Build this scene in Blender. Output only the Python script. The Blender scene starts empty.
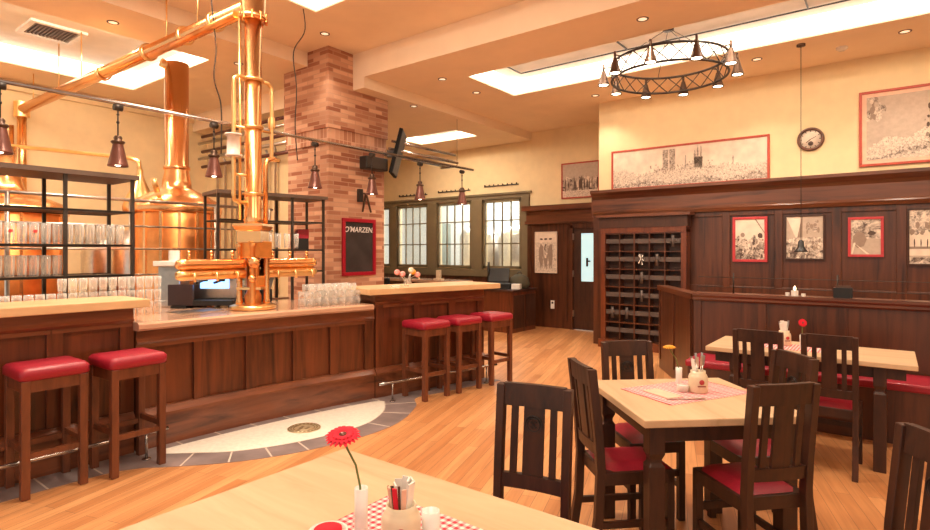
import bpy, bmesh, math, random
from mathutils import Vector, Matrix
random.seed(7)
PI = math.pi
S = bpy.context.scene
C = S.collection

# ------------------------------------------------------------------ materials
def new_mat(name):
    m = bpy.data.materials.new(name); m.use_nodes = True
    nt = m.node_tree
    return m, nt, nt.nodes['Principled BSDF']

def node(nt, t, **kw):
    n = nt.nodes.new(t)
    for k, v in kw.items():
        if k in n.inputs: n.inputs[k].default_value = v
        else: setattr(n, k, v)
    return n

def ramp(nt, fac, stops):
    r = nt.nodes.new('ShaderNodeValToRGB')
    e = r.color_ramp.elements
    while len(e) < len(stops): e.new(0.5)
    for i, (p, c) in enumerate(stops):
        e[i].position = p; e[i].color = (*c, 1)
    nt.links.new(fac, r.inputs[0])
    return r.outputs[0]

def lin(h):
    h = h.lstrip('#'); v = [int(h[i:i+2], 16)/255 for i in (0, 2, 4)]
    return tuple(c/12.92 if c <= .04045 else ((c+.055)/1.055)**2.4 for c in v)

def plain(name, col, rough=.5, metal=0, bump=0, scale=20, var=.08, spec=None, coat=0):
    m, nt, b = new_mat(name)
    b.inputs['Roughness'].default_value = rough
    b.inputs['Metallic'].default_value = metal
    if spec is not None: b.inputs['Specular IOR Level'].default_value = spec
    if coat: b.inputs['Coat Weight'].default_value = coat
    tc = node(nt, 'ShaderNodeTexCoord')
    no = node(nt, 'ShaderNodeTexNoise', Scale=scale, Detail=4)
    nt.links.new(tc.outputs['Object'], no.inputs['Vector'])
    lo = tuple(max(0, c*(1-var)) for c in col); hi = tuple(min(1, c*(1+var)) for c in col)
    nt.links.new(ramp(nt, no.outputs[0], [(.3, lo), (.7, hi)]), b.inputs['Base Color'])
    if bump:
        bp = node(nt, 'ShaderNodeBump', Strength=bump, Distance=.01)
        nt.links.new(no.outputs[0], bp.inputs['Height']); nt.links.new(bp.outputs[0], b.inputs['Normal'])
    return m

def wood(name, dark, light, stretch=(18, 18, 1.2), rough=.35, coat=.15, scale=1.0, rot=0.0):
    m, nt, b = new_mat(name)
    b.inputs['Roughness'].default_value = rough
    b.inputs['Coat Weight'].default_value = coat
    b.inputs['Coat Roughness'].default_value = .25
    tc = node(nt, 'ShaderNodeTexCoord'); mp = node(nt, 'ShaderNodeMapping')
    mp.inputs['Scale'].default_value = tuple(s*scale for s in stretch)
    mp.inputs['Rotation'].default_value = (0, 0, rot)
    nt.links.new(tc.outputs['Object'], mp.inputs[0])
    no = node(nt, 'ShaderNodeTexNoise', Scale=1.0, Detail=6, Roughness=.6, Distortion=.6)
    nt.links.new(mp.outputs[0], no.inputs['Vector'])
    n2 = node(nt, 'ShaderNodeTexNoise', Scale=1.3, Detail=2)
    nt.links.new(tc.outputs['Object'], n2.inputs['Vector'])
    mx = node(nt, 'ShaderNodeMath', operation='MULTIPLY_ADD'); mx.inputs[1].default_value = .35
    nt.links.new(n2.outputs[0], mx.inputs[0]); nt.links.new(no.outputs[0], mx.inputs[2])
    nt.links.new(ramp(nt, mx.outputs[0], [(.45, dark), (.62, tuple((a+c)/2 for a, c in zip(dark, light))), (.88, light)]), b.inputs['Base Color'])
    bp = node(nt, 'ShaderNodeBump', Strength=.12, Distance=.004)
    nt.links.new(no.outputs[0], bp.inputs['Height']); nt.links.new(bp.outputs[0], b.inputs['Normal'])
    return m

def emit(name, col, strength):
    m, nt, b = new_mat(name)
    b.inputs['Base Color'].default_value = (*col, 1)
    b.inputs['Emission Color'].default_value = (*col, 1)
    b.inputs['Emission Strength'].default_value = strength
    return m

def glassy(name, col=(1, 1, 1), alpha=.35, rough=.05):
    m = bpy.data.materials.new(name); m.use_nodes = True; nt = m.node_tree; nt.nodes.clear()
    out = node(nt, 'ShaderNodeOutputMaterial'); mix = node(nt, 'ShaderNodeMixShader')
    tr = node(nt, 'ShaderNodeBsdfTransparent'); pr = node(nt, 'ShaderNodeBsdfPrincipled')
    tr.inputs[0].default_value = (*col, 1)
    tc = node(nt, 'ShaderNodeTexCoord'); no = node(nt, 'ShaderNodeTexNoise', Scale=6.0)
    nt.links.new(tc.outputs['Object'], no.inputs['Vector'])
    nt.links.new(ramp(nt, no.outputs[0], [(.3, tuple(c*.9 for c in col)), (.7, col)]), pr.inputs['Base Color'])
    pr.inputs['Roughness'].default_value = rough
    lw = node(nt, 'ShaderNodeLayerWeight', Blend=.35)
    mt = node(nt, 'ShaderNodeMath', operation='MULTIPLY_ADD'); mt.use_clamp = True
    mt.inputs[1].default_value = .6; mt.inputs[2].default_value = alpha
    nt.links.new(lw.outputs['Facing'], mt.inputs[0]); nt.links.new(mt.outputs[0], mix.inputs[0])
    nt.links.new(tr.outputs[0], mix.inputs[1]); nt.links.new(pr.outputs[0], mix.inputs[2])
    nt.links.new(mix.outputs[0], out.inputs[0])
    return m

M = {}
M['wall'] = plain('cream_plaster', lin('EBD3A8'), .85, bump=.05, scale=6, var=.04)
M['ceil'] = plain('peach_plaster', lin('F6E0C4'), .9, scale=3, var=.03)
M['ceil_white'] = plain('pale_marbled_plaster', lin('DDD2C2'), .6, scale=2.2, var=.12)
M['wood'] = wood('dark_stained_panelling', (.022, .006, .0025), (.12, .034, .012), (14, 14, 1.0), .35, .25)
M['woodh'] = wood('dark_stained_moulding', (.04, .011, .004), (.18, .055, .021), (1.0, 14, 14), .32, .3)
M['woodbar'] = wood('mahogany_bar_panel', (.036, .008, .003), (.19, .046, .015), (14, 14, 1.0), .28, .3)
M['woodbarh'] = wood('mahogany_bar_moulding', (.07, .017, .007), (.26, .078, .03), (14, 1.0, 14), .28, .4)
M['chair'] = wood('walnut_chair_wood', (.018, .005, .0025), (.066, .020, .008), (16, 16, 3), .48, .08)
M['stool'] = wood('red_brown_stool_wood', (.075, .021, .009), (.21, .062, .025), (16, 16, 3), .38, .2)
M['red'] = plain('red_leather', lin('9A172D'), .45, bump=.06, scale=60, var=.08, coat=.06)
M['top'] = wood('pale_oak_table_top', (.52, .33, .18), (.71, .49, .30), (1.3, 10, 10), .45, .1)
M['ctr'] = wood('honey_oak_counter', (.58, .34, .16), (.75, .50, .27), (10, 1.3, 10), .4, .15)
M['ctr2'] = wood('polished_copper_brown_counter', (.48, .26, .16), (.66, .40, .27), (10, 1.3, 10), .16, .5)
M['green'] = plain('olive_grey_paint', lin('78694E'), .6, scale=4)
M['black'] = plain('black_plastic', (.012, .011, .011), .4)
M['iron'] = plain('dark_iron', (.05, .04, .035), .45, .6)
M['bronze'] = plain('aged_bronze', (.10, .055, .035), .4, .6)
M['lampred'] = plain('brown_enamel', (.16, .06, .045), .3, .4)
M['steel'] = plain('brushed_steel', (.62, .58, .54), .28, 1)
M['rail'] = plain('steel_tube', (.42, .38, .36), .25, 1)
M['copper'] = plain('polished_copper', (.96, .50, .22), .25, 1, scale=3, var=.12)
M['copper2'] = plain('deep_copper', (.90, .34, .11), .33, 1, scale=5, var=.25)
M['brass'] = plain('polished_brass', (.97, .62, .28), .28, 1, scale=4, var=.1)
M['white'] = plain('white_ceramic', (.85, .80, .74), .25)
M['cream'] = plain('cream_stoneware', (.74, .60, .42), .3)
M['paper'] = plain('aged_print_paper', (.78, .64, .52), .8, scale=8, var=.12)
M['ink'] = plain('brown_print_ink', (.10, .06, .045), .8)
M['ink2'] = plain('mid_print_ink', (.30, .21, .16), .8)
M['ink3'] = plain('light_print_ink', (.50, .39, .31), .8)
M['redframe'] = plain('red_frame_paint', lin('B8363A'), .4)
M['orangeframe'] = plain('rust_red_frame_paint', lin('B4452F'), .45)
M['pinkmat'] = plain('pale_pink_mat', lin('EDBFA6'), .8)
M['slate'] = plain('slate_tile', (.24, .185, .18), .4, scale=5, var=.25)
M['grout'] = plain('pale_grout', (.62, .52, .44), .8)
M['stone'] = plain('cream_terrazzo', (.86, .80, .70), .35, scale=30, var=.08)
M['chalk'] = plain('chalk', (.85, .82, .80), .9)
M['board'] = plain('black_chalkboard', (.035, .027, .027), .6, scale=4, var=.4)
M['tilewhite'] = plain('tiled_brewhouse_wall', (.62, .65, .64), .5)
M['petalred'] = plain('red_petals', (.70, .008, .03), .85)
M['petalyel'] = plain('orange_petals', (.85, .38, .03), .5)
M['petalpink'] = plain('pink_petals', (.85, .30, .25), .5)
M['stem'] = plain('green_stem', (.14, .17, .04), .5)
M['candle'] = emit('candle_glow', (1, .75, .45), 6)
M['bulb'] = emit('warm_bulb', (1, .82, .6), 14)
M['cove'] = emit('warm_white_recess_glow', (1, .90, .76), 2.4)  # glow of the lit recess sides, put into the material
M['blue'] = emit('blue_led_display', (.25, .5, 1), 2.5)
M['glass'] = glassy('drinking_glass', (1, .98, .95), .11)
M['pane'] = glassy('window_pane', (.95, .97, .95), .04)
M['frost'] = emit('frosted_door_glass', (.45, .68, .72), .75)
M['frostw'] = glassy('frosted_white_glass', (.9, .78, .7), .55, .3)

def brick_mat(name, w, h, c1, c2, mort, ms=.006, off=.5, vertical=False, rough=.7):
    m, nt, b = new_mat(name)
    b.inputs['Roughness'].default_value = rough
    g = node(nt, 'ShaderNodeTexCoord'); sx = node(nt, 'ShaderNodeSeparateXYZ')
    nt.links.new(g.outputs['Object'], sx.inputs[0])
    ad = node(nt, 'ShaderNodeMath', operation='ADD'); nt.links.new(sx.outputs[0], ad.inputs[0]); nt.links.new(sx.outputs[1], ad.inputs[1])
    cb = node(nt, 'ShaderNodeCombineXYZ')
    a, z = (1, 0) if vertical else (0, 1)
    nt.links.new(ad.outputs[0], cb.inputs[a]); nt.links.new(sx.outputs[2], cb.inputs[z])
    br = node(nt, 'ShaderNodeTexBrick'); br.offset = off
    for k, v in {'Scale': 1.0, 'Brick Width': w, 'Row Height': h, 'Mortar Size': ms, 'Mortar Smooth': .3, 'Bias': -.1}.items(): br.inputs[k].default_value = v
    br.inputs['Color1'].default_value = (*c1, 1); br.inputs['Color2'].default_value = (*c2, 1); br.inputs['Mortar'].default_value = (*mort, 1)
    nt.links.new(cb.outputs[0], br.inputs['Vector'])
    nt.links.new(br.outputs[0], b.inputs['Base Color'])
    bp = node(nt, 'ShaderNodeBump', Strength=.35, Distance=.006); bp.invert = True
    nt.links.new(br.outputs['Fac'], bp.inputs['Height']); nt.links.new(bp.outputs[0], b.inputs['Normal'])
    return m
M['brick'] = brick_mat('red_and_pink_brick', .26, .058, (.32, .11, .055), (.76, .46, .30), (.52, .30, .20))
M['brickv'] = brick_mat('soldier_course_brick', .25, .072, (.38, .155, .085), (.74, .44, .30), (.66, .42, .29), vertical=True, off=0)

def print_mat(name, scale, lo, hi, paper=(.78, .64, .52), dark=(.09, .055, .045)):
    m, nt, b = new_mat(name); b.inputs['Roughness'].default_value = .8
    tc = node(nt, 'ShaderNodeTexCoord'); no = node(nt, 'ShaderNodeTexNoise', Scale=scale, Detail=8, Roughness=.75, Distortion=.8)
    nt.links.new(tc.outputs['Object'], no.inputs['Vector'])
    mid = tuple((a+c)/2 for a, c in zip(paper, dark))
    nt.links.new(ramp(nt, no.outputs[0], [(lo, dark), ((lo+hi)/2, mid), (hi, paper)]), b.inputs['Base Color'])
    return m
M['engrave'] = print_mat('fine_engraving', 44, .28, .56)
M['engrave2'] = print_mat('dense_engraving', 34, .38, .64)
M['photo'] = print_mat('grainy_old_photograph', 9, .40, .58)
def floor_mat():
    m, nt, b = new_mat('oak_parquet')
    tc = node(nt, 'ShaderNodeTexCoord'); mp = node(nt, 'ShaderNodeMapping')
    mp.inputs['Rotation'].default_value = (0, 0, math.radians(90-17+180-90+90))
    nt.links.new(tc.outputs['Object'], mp.inputs[0])
    br = node(nt, 'ShaderNodeTexBrick'); br.offset = .37
    for k, v in {'Scale': 1.0, 'Brick Width': 1.1, 'Row Height': .085, 'Mortar Size': .0012, 'Mortar Smooth': .1, 'Bias': 0}.items(): br.inputs[k].default_value = v
    br.inputs['Color1'].default_value = (.56, .235, .085, 1); br.inputs['Color2'].default_value = (.78, .39, .165, 1); br.inputs['Mortar'].default_value = (.22, .09, .04, 1)
    nt.links.new(mp.outputs[0], br.inputs['Vector'])
    m2 = node(nt, 'ShaderNodeMapping'); m2.inputs['Scale'].default_value = (1.5, 22, 1)
    nt.links.new(mp.outputs[0], m2.inputs[0])
    no = node(nt, 'ShaderNodeTexNoise', Scale=1.0, Detail=6, Distortion=1.0); nt.links.new(m2.outputs[0], no.inputs['Vector'])
    mx = nt.nodes.new('ShaderNodeMix'); mx.data_type = 'RGBA'; mx.blend_type = 'MULTIPLY'; mx.inputs[0].default_value = .55
    nt.links.new(br.outputs[0], mx.inputs[6]); nt.links.new(ramp(nt, no.outputs[0], [(.25, (.55, .45, .38)), (.6, (1, 1, 1))]), mx.inputs[7])
    nt.links.new(mx.outputs[2], b.inputs['Base Color'])
    b.inputs['Roughness'].default_value = .33; b.inputs['Coat Weight'].default_value = .25; b.inputs['Coat Roughness'].default_value = .2
    return m
M['floor'] = floor_mat()

def gingham():
    m, nt, b = new_mat('red_white_gingham')
    b.inputs['Roughness'].default_value = .9
    tc = node(nt, 'ShaderNodeTexCoord'); sx = node(nt, 'ShaderNodeSeparateXYZ'); nt.links.new(tc.outputs['Object'], sx.inputs[0])
    outs = []
    for i in (0, 1):
        w = node(nt, 'ShaderNodeMath', operation='PINGPONG'); w.inputs[1].default_value = .011
        nt.links.new(sx.outputs[i], w.inputs[0])
        g = node(nt, 'ShaderNodeMath', operation='GREATER_THAN'); g.inputs[1].default_value = .0055
        nt.links.new(w.outputs[0], g.inputs[0]); outs.append(g)
    ad = node(nt, 'ShaderNodeMath', operation='MULTIPLY_ADD'); ad.inputs[1].default_value = 1
    nt.links.new(outs[0].outputs[0], ad.inputs[0]); nt.links.new(outs[1].outputs[0], ad.inputs[2])
    hv = node(nt, 'ShaderNodeMath', operation='MULTIPLY'); hv.inputs[1].default_value = .5; nt.links.new(ad.outputs[0], hv.inputs[0])
    nt.links.new(ramp(nt, hv.outputs[0], [(0, (.86, .74, .68)), (.5, (.80, .34, .34)), (1, (.62, .03, .06))]), b.inputs['Base Color'])
    return m
M['gingham'] = gingham()

# ------------------------------------------------------------------ mesh builder
class MB:
    def __init__(s): s.v = []; s.f = []; s.sm = []; s.mi = []; s.m = 0
    def add(s, vs, fs, smooth=False):
        o = len(s.v); s.v += [tuple(p) for p in vs]
        for f in fs: s.f.append(tuple(i+o for i in f)); s.sm.append(smooth); s.mi.append(s.m)
        return s
    def box(s, x0, x1, y0, y1, z0, z1):
        vs = [(x, y, z) for z in (z0, z1) for y in (y0, y1) for x in (x0, x1)]
        return s.add(vs, [(0, 2, 3, 1), (4, 5, 7, 6), (0, 1, 5, 4), (2, 6, 7, 3), (0, 4, 6, 2), (1, 3, 7, 5)])
    def cbox(s, cx, cy, cz, sx, sy, sz, rz=0):
        c, n = math.cos(rz), math.sin(rz); vs = []
        for z in (-sz/2, sz/2):
            for y in (-sy/2, sy/2):
                for x in (-sx/2, sx/2): vs.append((cx+x*c-y*n, cy+x*n+y*c, cz+z))
        return s.add(vs, [(0, 2, 3, 1), (4, 5, 7, 6), (0, 1, 5, 4), (2, 6, 7, 3), (0, 4, 6, 2), (1, 3, 7, 5)])
    def bar(s, p, q, w, h, up=(0, 0, 1)):           # rectangular bar between two points
        p, q = Vector(p), Vector(q); d = (q-p).normalized(); u = Vector(up)
        if abs(d.dot(u)) > .95: u = Vector((0, 1, 0))
        r = d.cross(u).normalized(); u = r.cross(d)
        vs = [b + r*a*w/2 + u*e*h/2 for b in (p, q) for a, e in ((-1, -1), (1, -1), (1, 1), (-1, 1))]
        return s.add(vs, [(0, 1, 2, 3), (7, 6, 5, 4), (0, 4, 5, 1), (1, 5, 6, 2), (2, 6, 7, 3), (3, 7, 4, 0)])
    def tube(s, path, r, n=12, closed=False):
        P = [Vector(p) for p in path]; L = len(P); rs = r if isinstance(r, (list, tuple)) else [r]*L
        ref = None; rings = []
        for i in range(L):
            if closed: t = P[(i+1) % L]-P[i-1]
            else: t = P[min(i+1, L-1)]-P[max(i-1, 0)]
            t.normalize()
            if ref is None:
                a = Vector((0, 0, 1)) if abs(t.z) < .9 else Vector((1, 0, 0)); ref = (a - t*a.dot(t)).normalized()
            else:
                ref = ref - t*ref.dot(t)
                ref.normalize()
            b = t.cross(ref)
            rings.append([P[i]+(ref*math.cos(2*PI*k/n)+b*math.sin(2*PI*k/n))*rs[i] for k in range(n)])
        vs = [p for g in rings for p in g]; fs = []
        for i in range(L if closed else L-1):
            j = (i+1) % L
            for k in range(n): fs.append((i*n+k, i*n+(k+1) % n, j*n+(k+1) % n, j*n+k))
        s.add(vs, fs, True)
        if not closed:
            o = len(s.v)-len(vs)
            s.f.append(tuple(o+k for k in reversed(range(n)))); s.sm.append(False); s.mi.append(s.m)
            s.f.append(tuple(o+(L-1)*n+k for k in range(n))); s.sm.append(False); s.mi.append(s.m)
        return s
    def lathe(s, prof, c=(0, 0, 0), n=24, axis=None, smooth=True, ph=0):
        vs = []; c = Vector(c)
        R = Matrix.Identity(3) if axis is None else Vector((0, 0, 1)).rotation_difference(Vector(axis)).to_matrix()
        for r, z in prof:
            for k in range(n):
                a = 2*PI*k/n+ph; vs.append(c+R@Vector((max(r, 1e-4)*math.cos(a), max(r, 1e-4)*math.sin(a), z)))
        fs = [(i*n+k, i*n+(k+1) % n, (i+1)*n+(k+1) % n, (i+1)*n+k) for i in range(len(prof)-1) for k in range(n)]
        return s.add(vs, fs, smooth)
    def cyl(s, c, r, z0, z1, n=24):
        return s.lathe([(0, z0), (r, z0), (r, z0+1e-4), (r, z1-1e-4), (r, z1), (0, z1)], c, n)
    def prism(s, poly, z0, z1):
        n = len(poly); vs = [(x, y, z0) for x, y in poly]+[(x, y, z1) for x, y in poly]
        return s.add(vs, [tuple(reversed(range(n))), tuple(range(n, 2*n))]+[(i, (i+1) % n, n+(i+1) % n, n+i) for i in range(n)])
    def sweep(s, pts, prof):                         # profile (outward, z) along a plan curve; outward = right of travel
        n = len(prof); L = len(pts); vs = []
        for i in range(L):
            a = Vector(pts[max(i-1, 0)]); b = Vector(pts[min(i+1, L-1)]); t = (b-a).normalized(); o = Vector((t.y, -t.x))
            for d, z in prof: vs.append((pts[i][0]+o.x*d, pts[i][1]+o.y*d, z))
        fs = [(i*n+k, (i+1)*n+k, (i+1)*n+(k+1) % n, i*n+(k+1) % n) for i in range(L-1) for k in range(n)]
        fs += [tuple(range(n)), tuple((L-1)*n+k for k in reversed(range(n)))]
        return s.add(vs, fs)
    def ball(s, c, r, n=12, sz=1.0):
        return s.lathe([(r*math.sin(PI*i/8), -r*sz*math.cos(PI*i/8)) for i in range(9)], c, n)
    def build(s, name, mat, parent=None, bevel=0, kind=None):
        me = bpy.data.meshes.new(name); me.from_pydata(s.v, [], s.f)
        for mm in (mat if isinstance(mat, (list, tuple)) else [mat]): me.materials.append(mm)
        me.polygons.foreach_set('use_smooth', s.sm); me.polygons.foreach_set('material_index', s.mi)
        bm = bmesh.new(); bm.from_mesh(me); bmesh.ops.recalc_face_normals(bm, faces=bm.faces); bm.to_mesh(me); bm.free()
        o = bpy.data.objects.new(name, me); C.objects.link(o)
        if parent is not None: o.parent = parent
        if bevel:
            b = o.modifiers.new('bevel', 'BEVEL'); b.width = bevel; b.segments = 2; b.limit_method = 'ANGLE'
        if kind: o['kind'] = kind
        return o

def tag(o, label, cat, group=None, kind=None):
    o['label'] = label; o['category'] = cat
    if group: o['group'] = group
    if kind: o['kind'] = kind
    return o
def thing(name, label, cat, loc=(0, 0, 0), rz=0, group=None):
    o = bpy.data.objects.new(name, None); C.objects.link(o); o.location = loc; o.rotation_euler = (0, 0, rz); o.empty_display_size = .1
    return tag(o, label, cat, group)
def kids(o): return [c for c in list(C.objects) if c.parent == o]
def dup(o, loc=None, rz=None, label=None, group=None, parent=None):
    c = o.copy(); C.objects.link(c)
    if parent is not None: c.parent = parent
    if loc is not None: c.location = loc
    if rz is not None: c.rotation_euler = (0, 0, rz)
    if label: c['label'] = label
    if group: c['group'] = group
    for k in kids(o): dup(k, parent=c)
    return c
def struct(name, mb, mat, bevel=0): return mb.build(name, mat, bevel=bevel, kind='structure')

# ------------------------------------------------------------------ room shell
struct('floor', MB().box(-11, 3.4, -3.4, 13.2, -.1, 0), M['floor'])
struct('wall_left', MB().box(-10.5, -10.4, -1.5, 5.55, 0, 4.5), M['wall'])
struct('wall_brewery', MB().box(-10.5, -6.5, 5.55, 5.65, 0, 4.3), M['wall'])
# window wall with four openings
WX = [(-10.05, -9.70), (-9.45, -8.49), (-8.19, -7.24), (-6.92, -5.98)]; WZ0, WZ1 = 1.13, 2.56
wm = MB().box(-10.5, -5.76, 9.8, 9.92, 0, WZ0).box(-10.5, -5.76, 9.8, 9.92, WZ1, 4.3)
xs = [-10.5]+[a for w in WX for a in w]+[-5.76]
for i in range(0, len(xs), 2): wm.box(xs[i], xs[i+1], 9.8, 9.92, WZ0, WZ1)
struct('wall_windows', wm, M['wall'])
struct('wall_side', MB().box(-10.5, -10.4, 5.65, 9.8, 0, 4.3), M['wall'])
struct('wall_door', MB().box(-5.76, -4.85, 9.75, 9.92, 0, 4.3).box(-4.85, -3.95, 9.75, 9.92, 2.0, 4.3).box(-3.95, -3.62, 9.75, 9.92, 0, 4.3), M['wall'])
struct('wall_return', MB().box(-3.74, -3.62, 8.62, 9.75, 0, 4.3), M['wall'])
struct('wall_right', MB().box(-3.74, 3.4, 8.5, 8.62, 0, 4.3), M['wall'])
struct('wall_end', MB().box(3.3, 3.4, 1.0, 8.5, 0, 4.5), M['wall'])

def holed(x0, x1, y0, y1, z0, z1, hx0, hx1, hy0, hy1, zt):
    m = MB()
    m.box(x0, hx0, y0, y1, z0, z1).box(hx1, x1, y0, y1, z0, z1).box(hx0, hx1, y0, hy0, z0, z1).box(hx0, hx1, hy1, y1, z0, z1)
    return m
ZM, ZN, ZL, ZB = 3.87, 4.22, 4.03, 3.72
struct('ceiling', holed(-5.73, 3.4, 5.27, 9.92, ZM, 4.6, -4.6, 2.6, 6.13, 7.31, 0), M['ceil'])
struct('ceiling_recess', MB().box(-4.7, 2.7, 6.0, 7.4, 4.10, 4.16), M['ceil_white'])
struct('ceiling_near', holed(-6.4, 3.4, -3.4, 5.27, ZN, 4.7, -5.24, -2.2, 1.6, 4.08, 0), M['ceil'])
struct('ceiling_near_recess', MB().box(-5.3, -2.1, 1.5, 4.2, 4.42, 4.48), M['ceil_white'])
struct('ceiling_brewery', holed(-10.5, -6.4, -3.4, 5.65, ZL, 4.7, -9.53, -7.23, -.5, 3.88, 0), M['ceil'])
struct('ceiling_brewery_recess', MB().box(-9.6, -7.1, -.6, 4.0, 4.28, 4.34), M['ceil_white'])
struct('ceiling_back', holed(-10.5, -5.73, 5.27, 9.92, ZB, 4.6, -7.82, -6.38, 8.12, 8.8, 0), M['ceil'])
struct('ceiling_back_recess', MB().box(-7.9, -6.3, 8.0, 8.9, 3.86, 3.9), M['ceil_white'])
# small wall/ceiling shadow line moulding on the brewery side
struct('trim_1', MB().box(-10.4, -6.5, 5.49, 5.55, ZL-.16, ZL-.08).box(-10.4, -10.34, -1.5, 5.55, ZL-.16, ZL-.08), M['wall'])

def cove(label, x0, x1, y0, y1, z0, z1, t=.02):
    root = thing('cove_light', label, 'ceiling light', (x0, y0, z0), 0, None)
    X, Y, Z = x1-x0, y1-y0, z1-z0
    for a in (MB().box(0, X, 0, t, .02, Z), MB().box(0, X, Y-t, Y, .02, Z), MB().box(0, t, t, Y-t, .02, Z), MB().box(X-t, X, t, Y-t, .02, Z)):
        a.build('side_glow', M['cove'], root)  # sheets over the recess sides glow in place of cove light falling there
    return root
cove('long glowing cove light round the ceiling recess above the round iron chandelier', -4.6, 2.6, 6.13, 7.31, ZM, 4.10)
cove('glowing cove light above the copper bar tower, cut by the top of the photo', -5.24, -2.2, 1.6, 4.08, ZN, 4.42)
cove('bright cove light round the ceiling recess with the square vent, above the copper kettles', -9.53, -7.23, -.5, 3.88, ZL, 4.28)
cove('small oblong recessed cove light in the ceiling behind the brick pillar', -7.82, -6.38, 8.12, 8.8, ZB, 3.86)
# dark seams of the marbled recess
g = thing('recess_tube', 'thin dark line of tubing framing the pale marbled recess above the chandelier', 'tube', (-4.3, 6.3, 4.08))
MB().bar((0, .72, 0), (6.5, .72, 0), .015, .015).bar((0, 0, 0), (0, .72, 0), .015, .015).bar((0, 0, 0), (6.5, 0, 0), .015, .015).bar((1.6, 0, 0), (1.6, .72, 0), .015, .015).bar((3.6, 0, 0), (3.6, .72, 0), .015, .015).build('tube_frame', M['iron'], g)
v = thing('air_vent', 'square white framed air vent with dark grille in the recess above the kettles', 'vent', (-8.5, 2.50, 4.28))
MB().box(-.30, .30, -.30, -.24, -.03, 0).box(-.30, .30, .24, .30, -.03, 0).box(-.30, -.24, -.24, .24, -.03, 0).box(.24, .30, -.24, .24, -.03, 0).build('frame', M['white'], v)
mg = MB()
for i in range(12): mg.box(-.24, .24, -.235+i*.04, -.215+i*.04, -.02, -.005)
mg.box(-.24, .24, -.24, .24, -.004, 0)
mg.build('grille', M['bronze'], v)

# brick pillar
struct('pillar', MB().box(-6.9, -6.0, 4.88, 5.91, 0, 2.96).box(-6.94, -5.96, 4.84, 5.95, 3.14, 4.24), M['brick'])
struct('pillar_band', MB().box(-6.92, -5.98, 4.86, 5.93, 2.96, 3.14), M['brickv'])
struct('trim_2', MB().box(-6.93, -5.97, 4.85, 5.94, 2.93, 2.96), M['brickv'])

# panelling on the right wall
pm = MB().box(-3.74, 3.3, 8.46, 8.5, 0, 2.06)
for k in range(-3, 9):
    x = -1.826+.645*k
    if x > -3.7 and x < 3.2: pm.box(x-.05, x+.05, 8.435, 8.46, .2, 2.04)
pm.box(-3.6, 3.3, 8.44, 8.46, 1.97, 2.04).box(-3.6, 3.3, 8.44, 8.46, .9, 1.0)
struct('trim_panelling', pm, M['wood'], .006)
struct('trim_cornice', MB().sweep([(3.3, 8.46), (-3.80, 8.46)][::-1], [(0, 2.04), (.05, 2.04), (.07, 2.09), (.05, 2.12), (.05, 2.30), (.09, 2.34), (.17, 2.40), (.17, 2.44), (-.02, 2.44)]).sweep([(-3.80, 8.46), (-3.80, 9.7)][::-1], [(0, 2.04), (-.0, 2.44), (.05, 2.44), (.05, 2.04)]), M['woodh'])
struct('trim_skirting', MB().box(-2.2, 3.3, 8.43, 8.46, 0, .18), M['woodh'])
struct('trim_pilaster', MB().box(-3.80, -3.62, 8.42, 8.6, 0, 2.04), M['wood'])
# panelling of the door wall
dm = MB().box(-5.78, -4.86, 9.70, 9.75, 0, 2.2).box(-3.94, -3.75, 9.70, 9.75, 0, 2.2).box(-4.86, -3.94, 9.70, 9.75, 2.0, 2.2)
for x in (-5.74, -4.95): dm.box(x-.04, x+.04, 9.68, 9.70, .15, 2.0)
struct('trim_door_panelling', dm, M['wood'])
struct('trim_door_cornice', MB().box(-5.82, -3.75, 9.64, 9.75, 2.02, 2.08).box(-5.80, -3.75, 9.67, 9.75, 2.08, 2.28).box(-5.86, -3.75, 9.58, 9.75, 2.28, 2.38), M['woodh'])
struct('trim_window_wainscot', MB().box(-10.4, -5.78, 9.74, 9.8, 0, .95), M['wood'])
wt = MB()
wt.box(-10.4, -5.76, 9.73, 9.8, WZ1+.02, WZ1+.10).box(-10.4, -5.72, 9.70, 9.8, WZ1+.10, WZ1+.14).box(-10.4, -5.76, 9.72, 9.8, .95, 1.10)
struct('trim_window_frame', wt, M['green'])
for i in range(0, len(xs), 2):
    if xs[i+1]-xs[i] > .1: struct('trim_mullion', MB().box(xs[i]+.02, xs[i+1]-.02, 9.73, 9.8, 1.10, WZ1+.02), M['green'], .004)
for i, (a, b) in enumerate(WX):
    f = MB(); z0, z1 = WZ0, WZ1
    f.box(a, b, 9.76, 9.82, z0, z0+.05).box(a, b, 9.76, 9.82, z1-.05, z1).box(a, a+.04, 9.76, 9.82, z0, z1).box(b-.04, b, 9.76, 9.82, z0, z1)
    n = 4 if b-a > .5 else 1
    for k in range(1, n):
        x = a+.04+(b-a-.08)*k/n; f.box(x-.011, x+.011, 9.775, 9.805, z0, z1)
    for k in (.36, .70):
        z = z0+(z1-z0)*k; f.box(a, b, 9.775, 9.805, z-.011, z+.011)
    w = struct('window_%d' % (i+1), f, M['green'])
    MB().box(a+.02, b-.02, 9.785, 9.79, z0+.02, z1-.02).build('window_pane', M['pane'], w)

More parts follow.
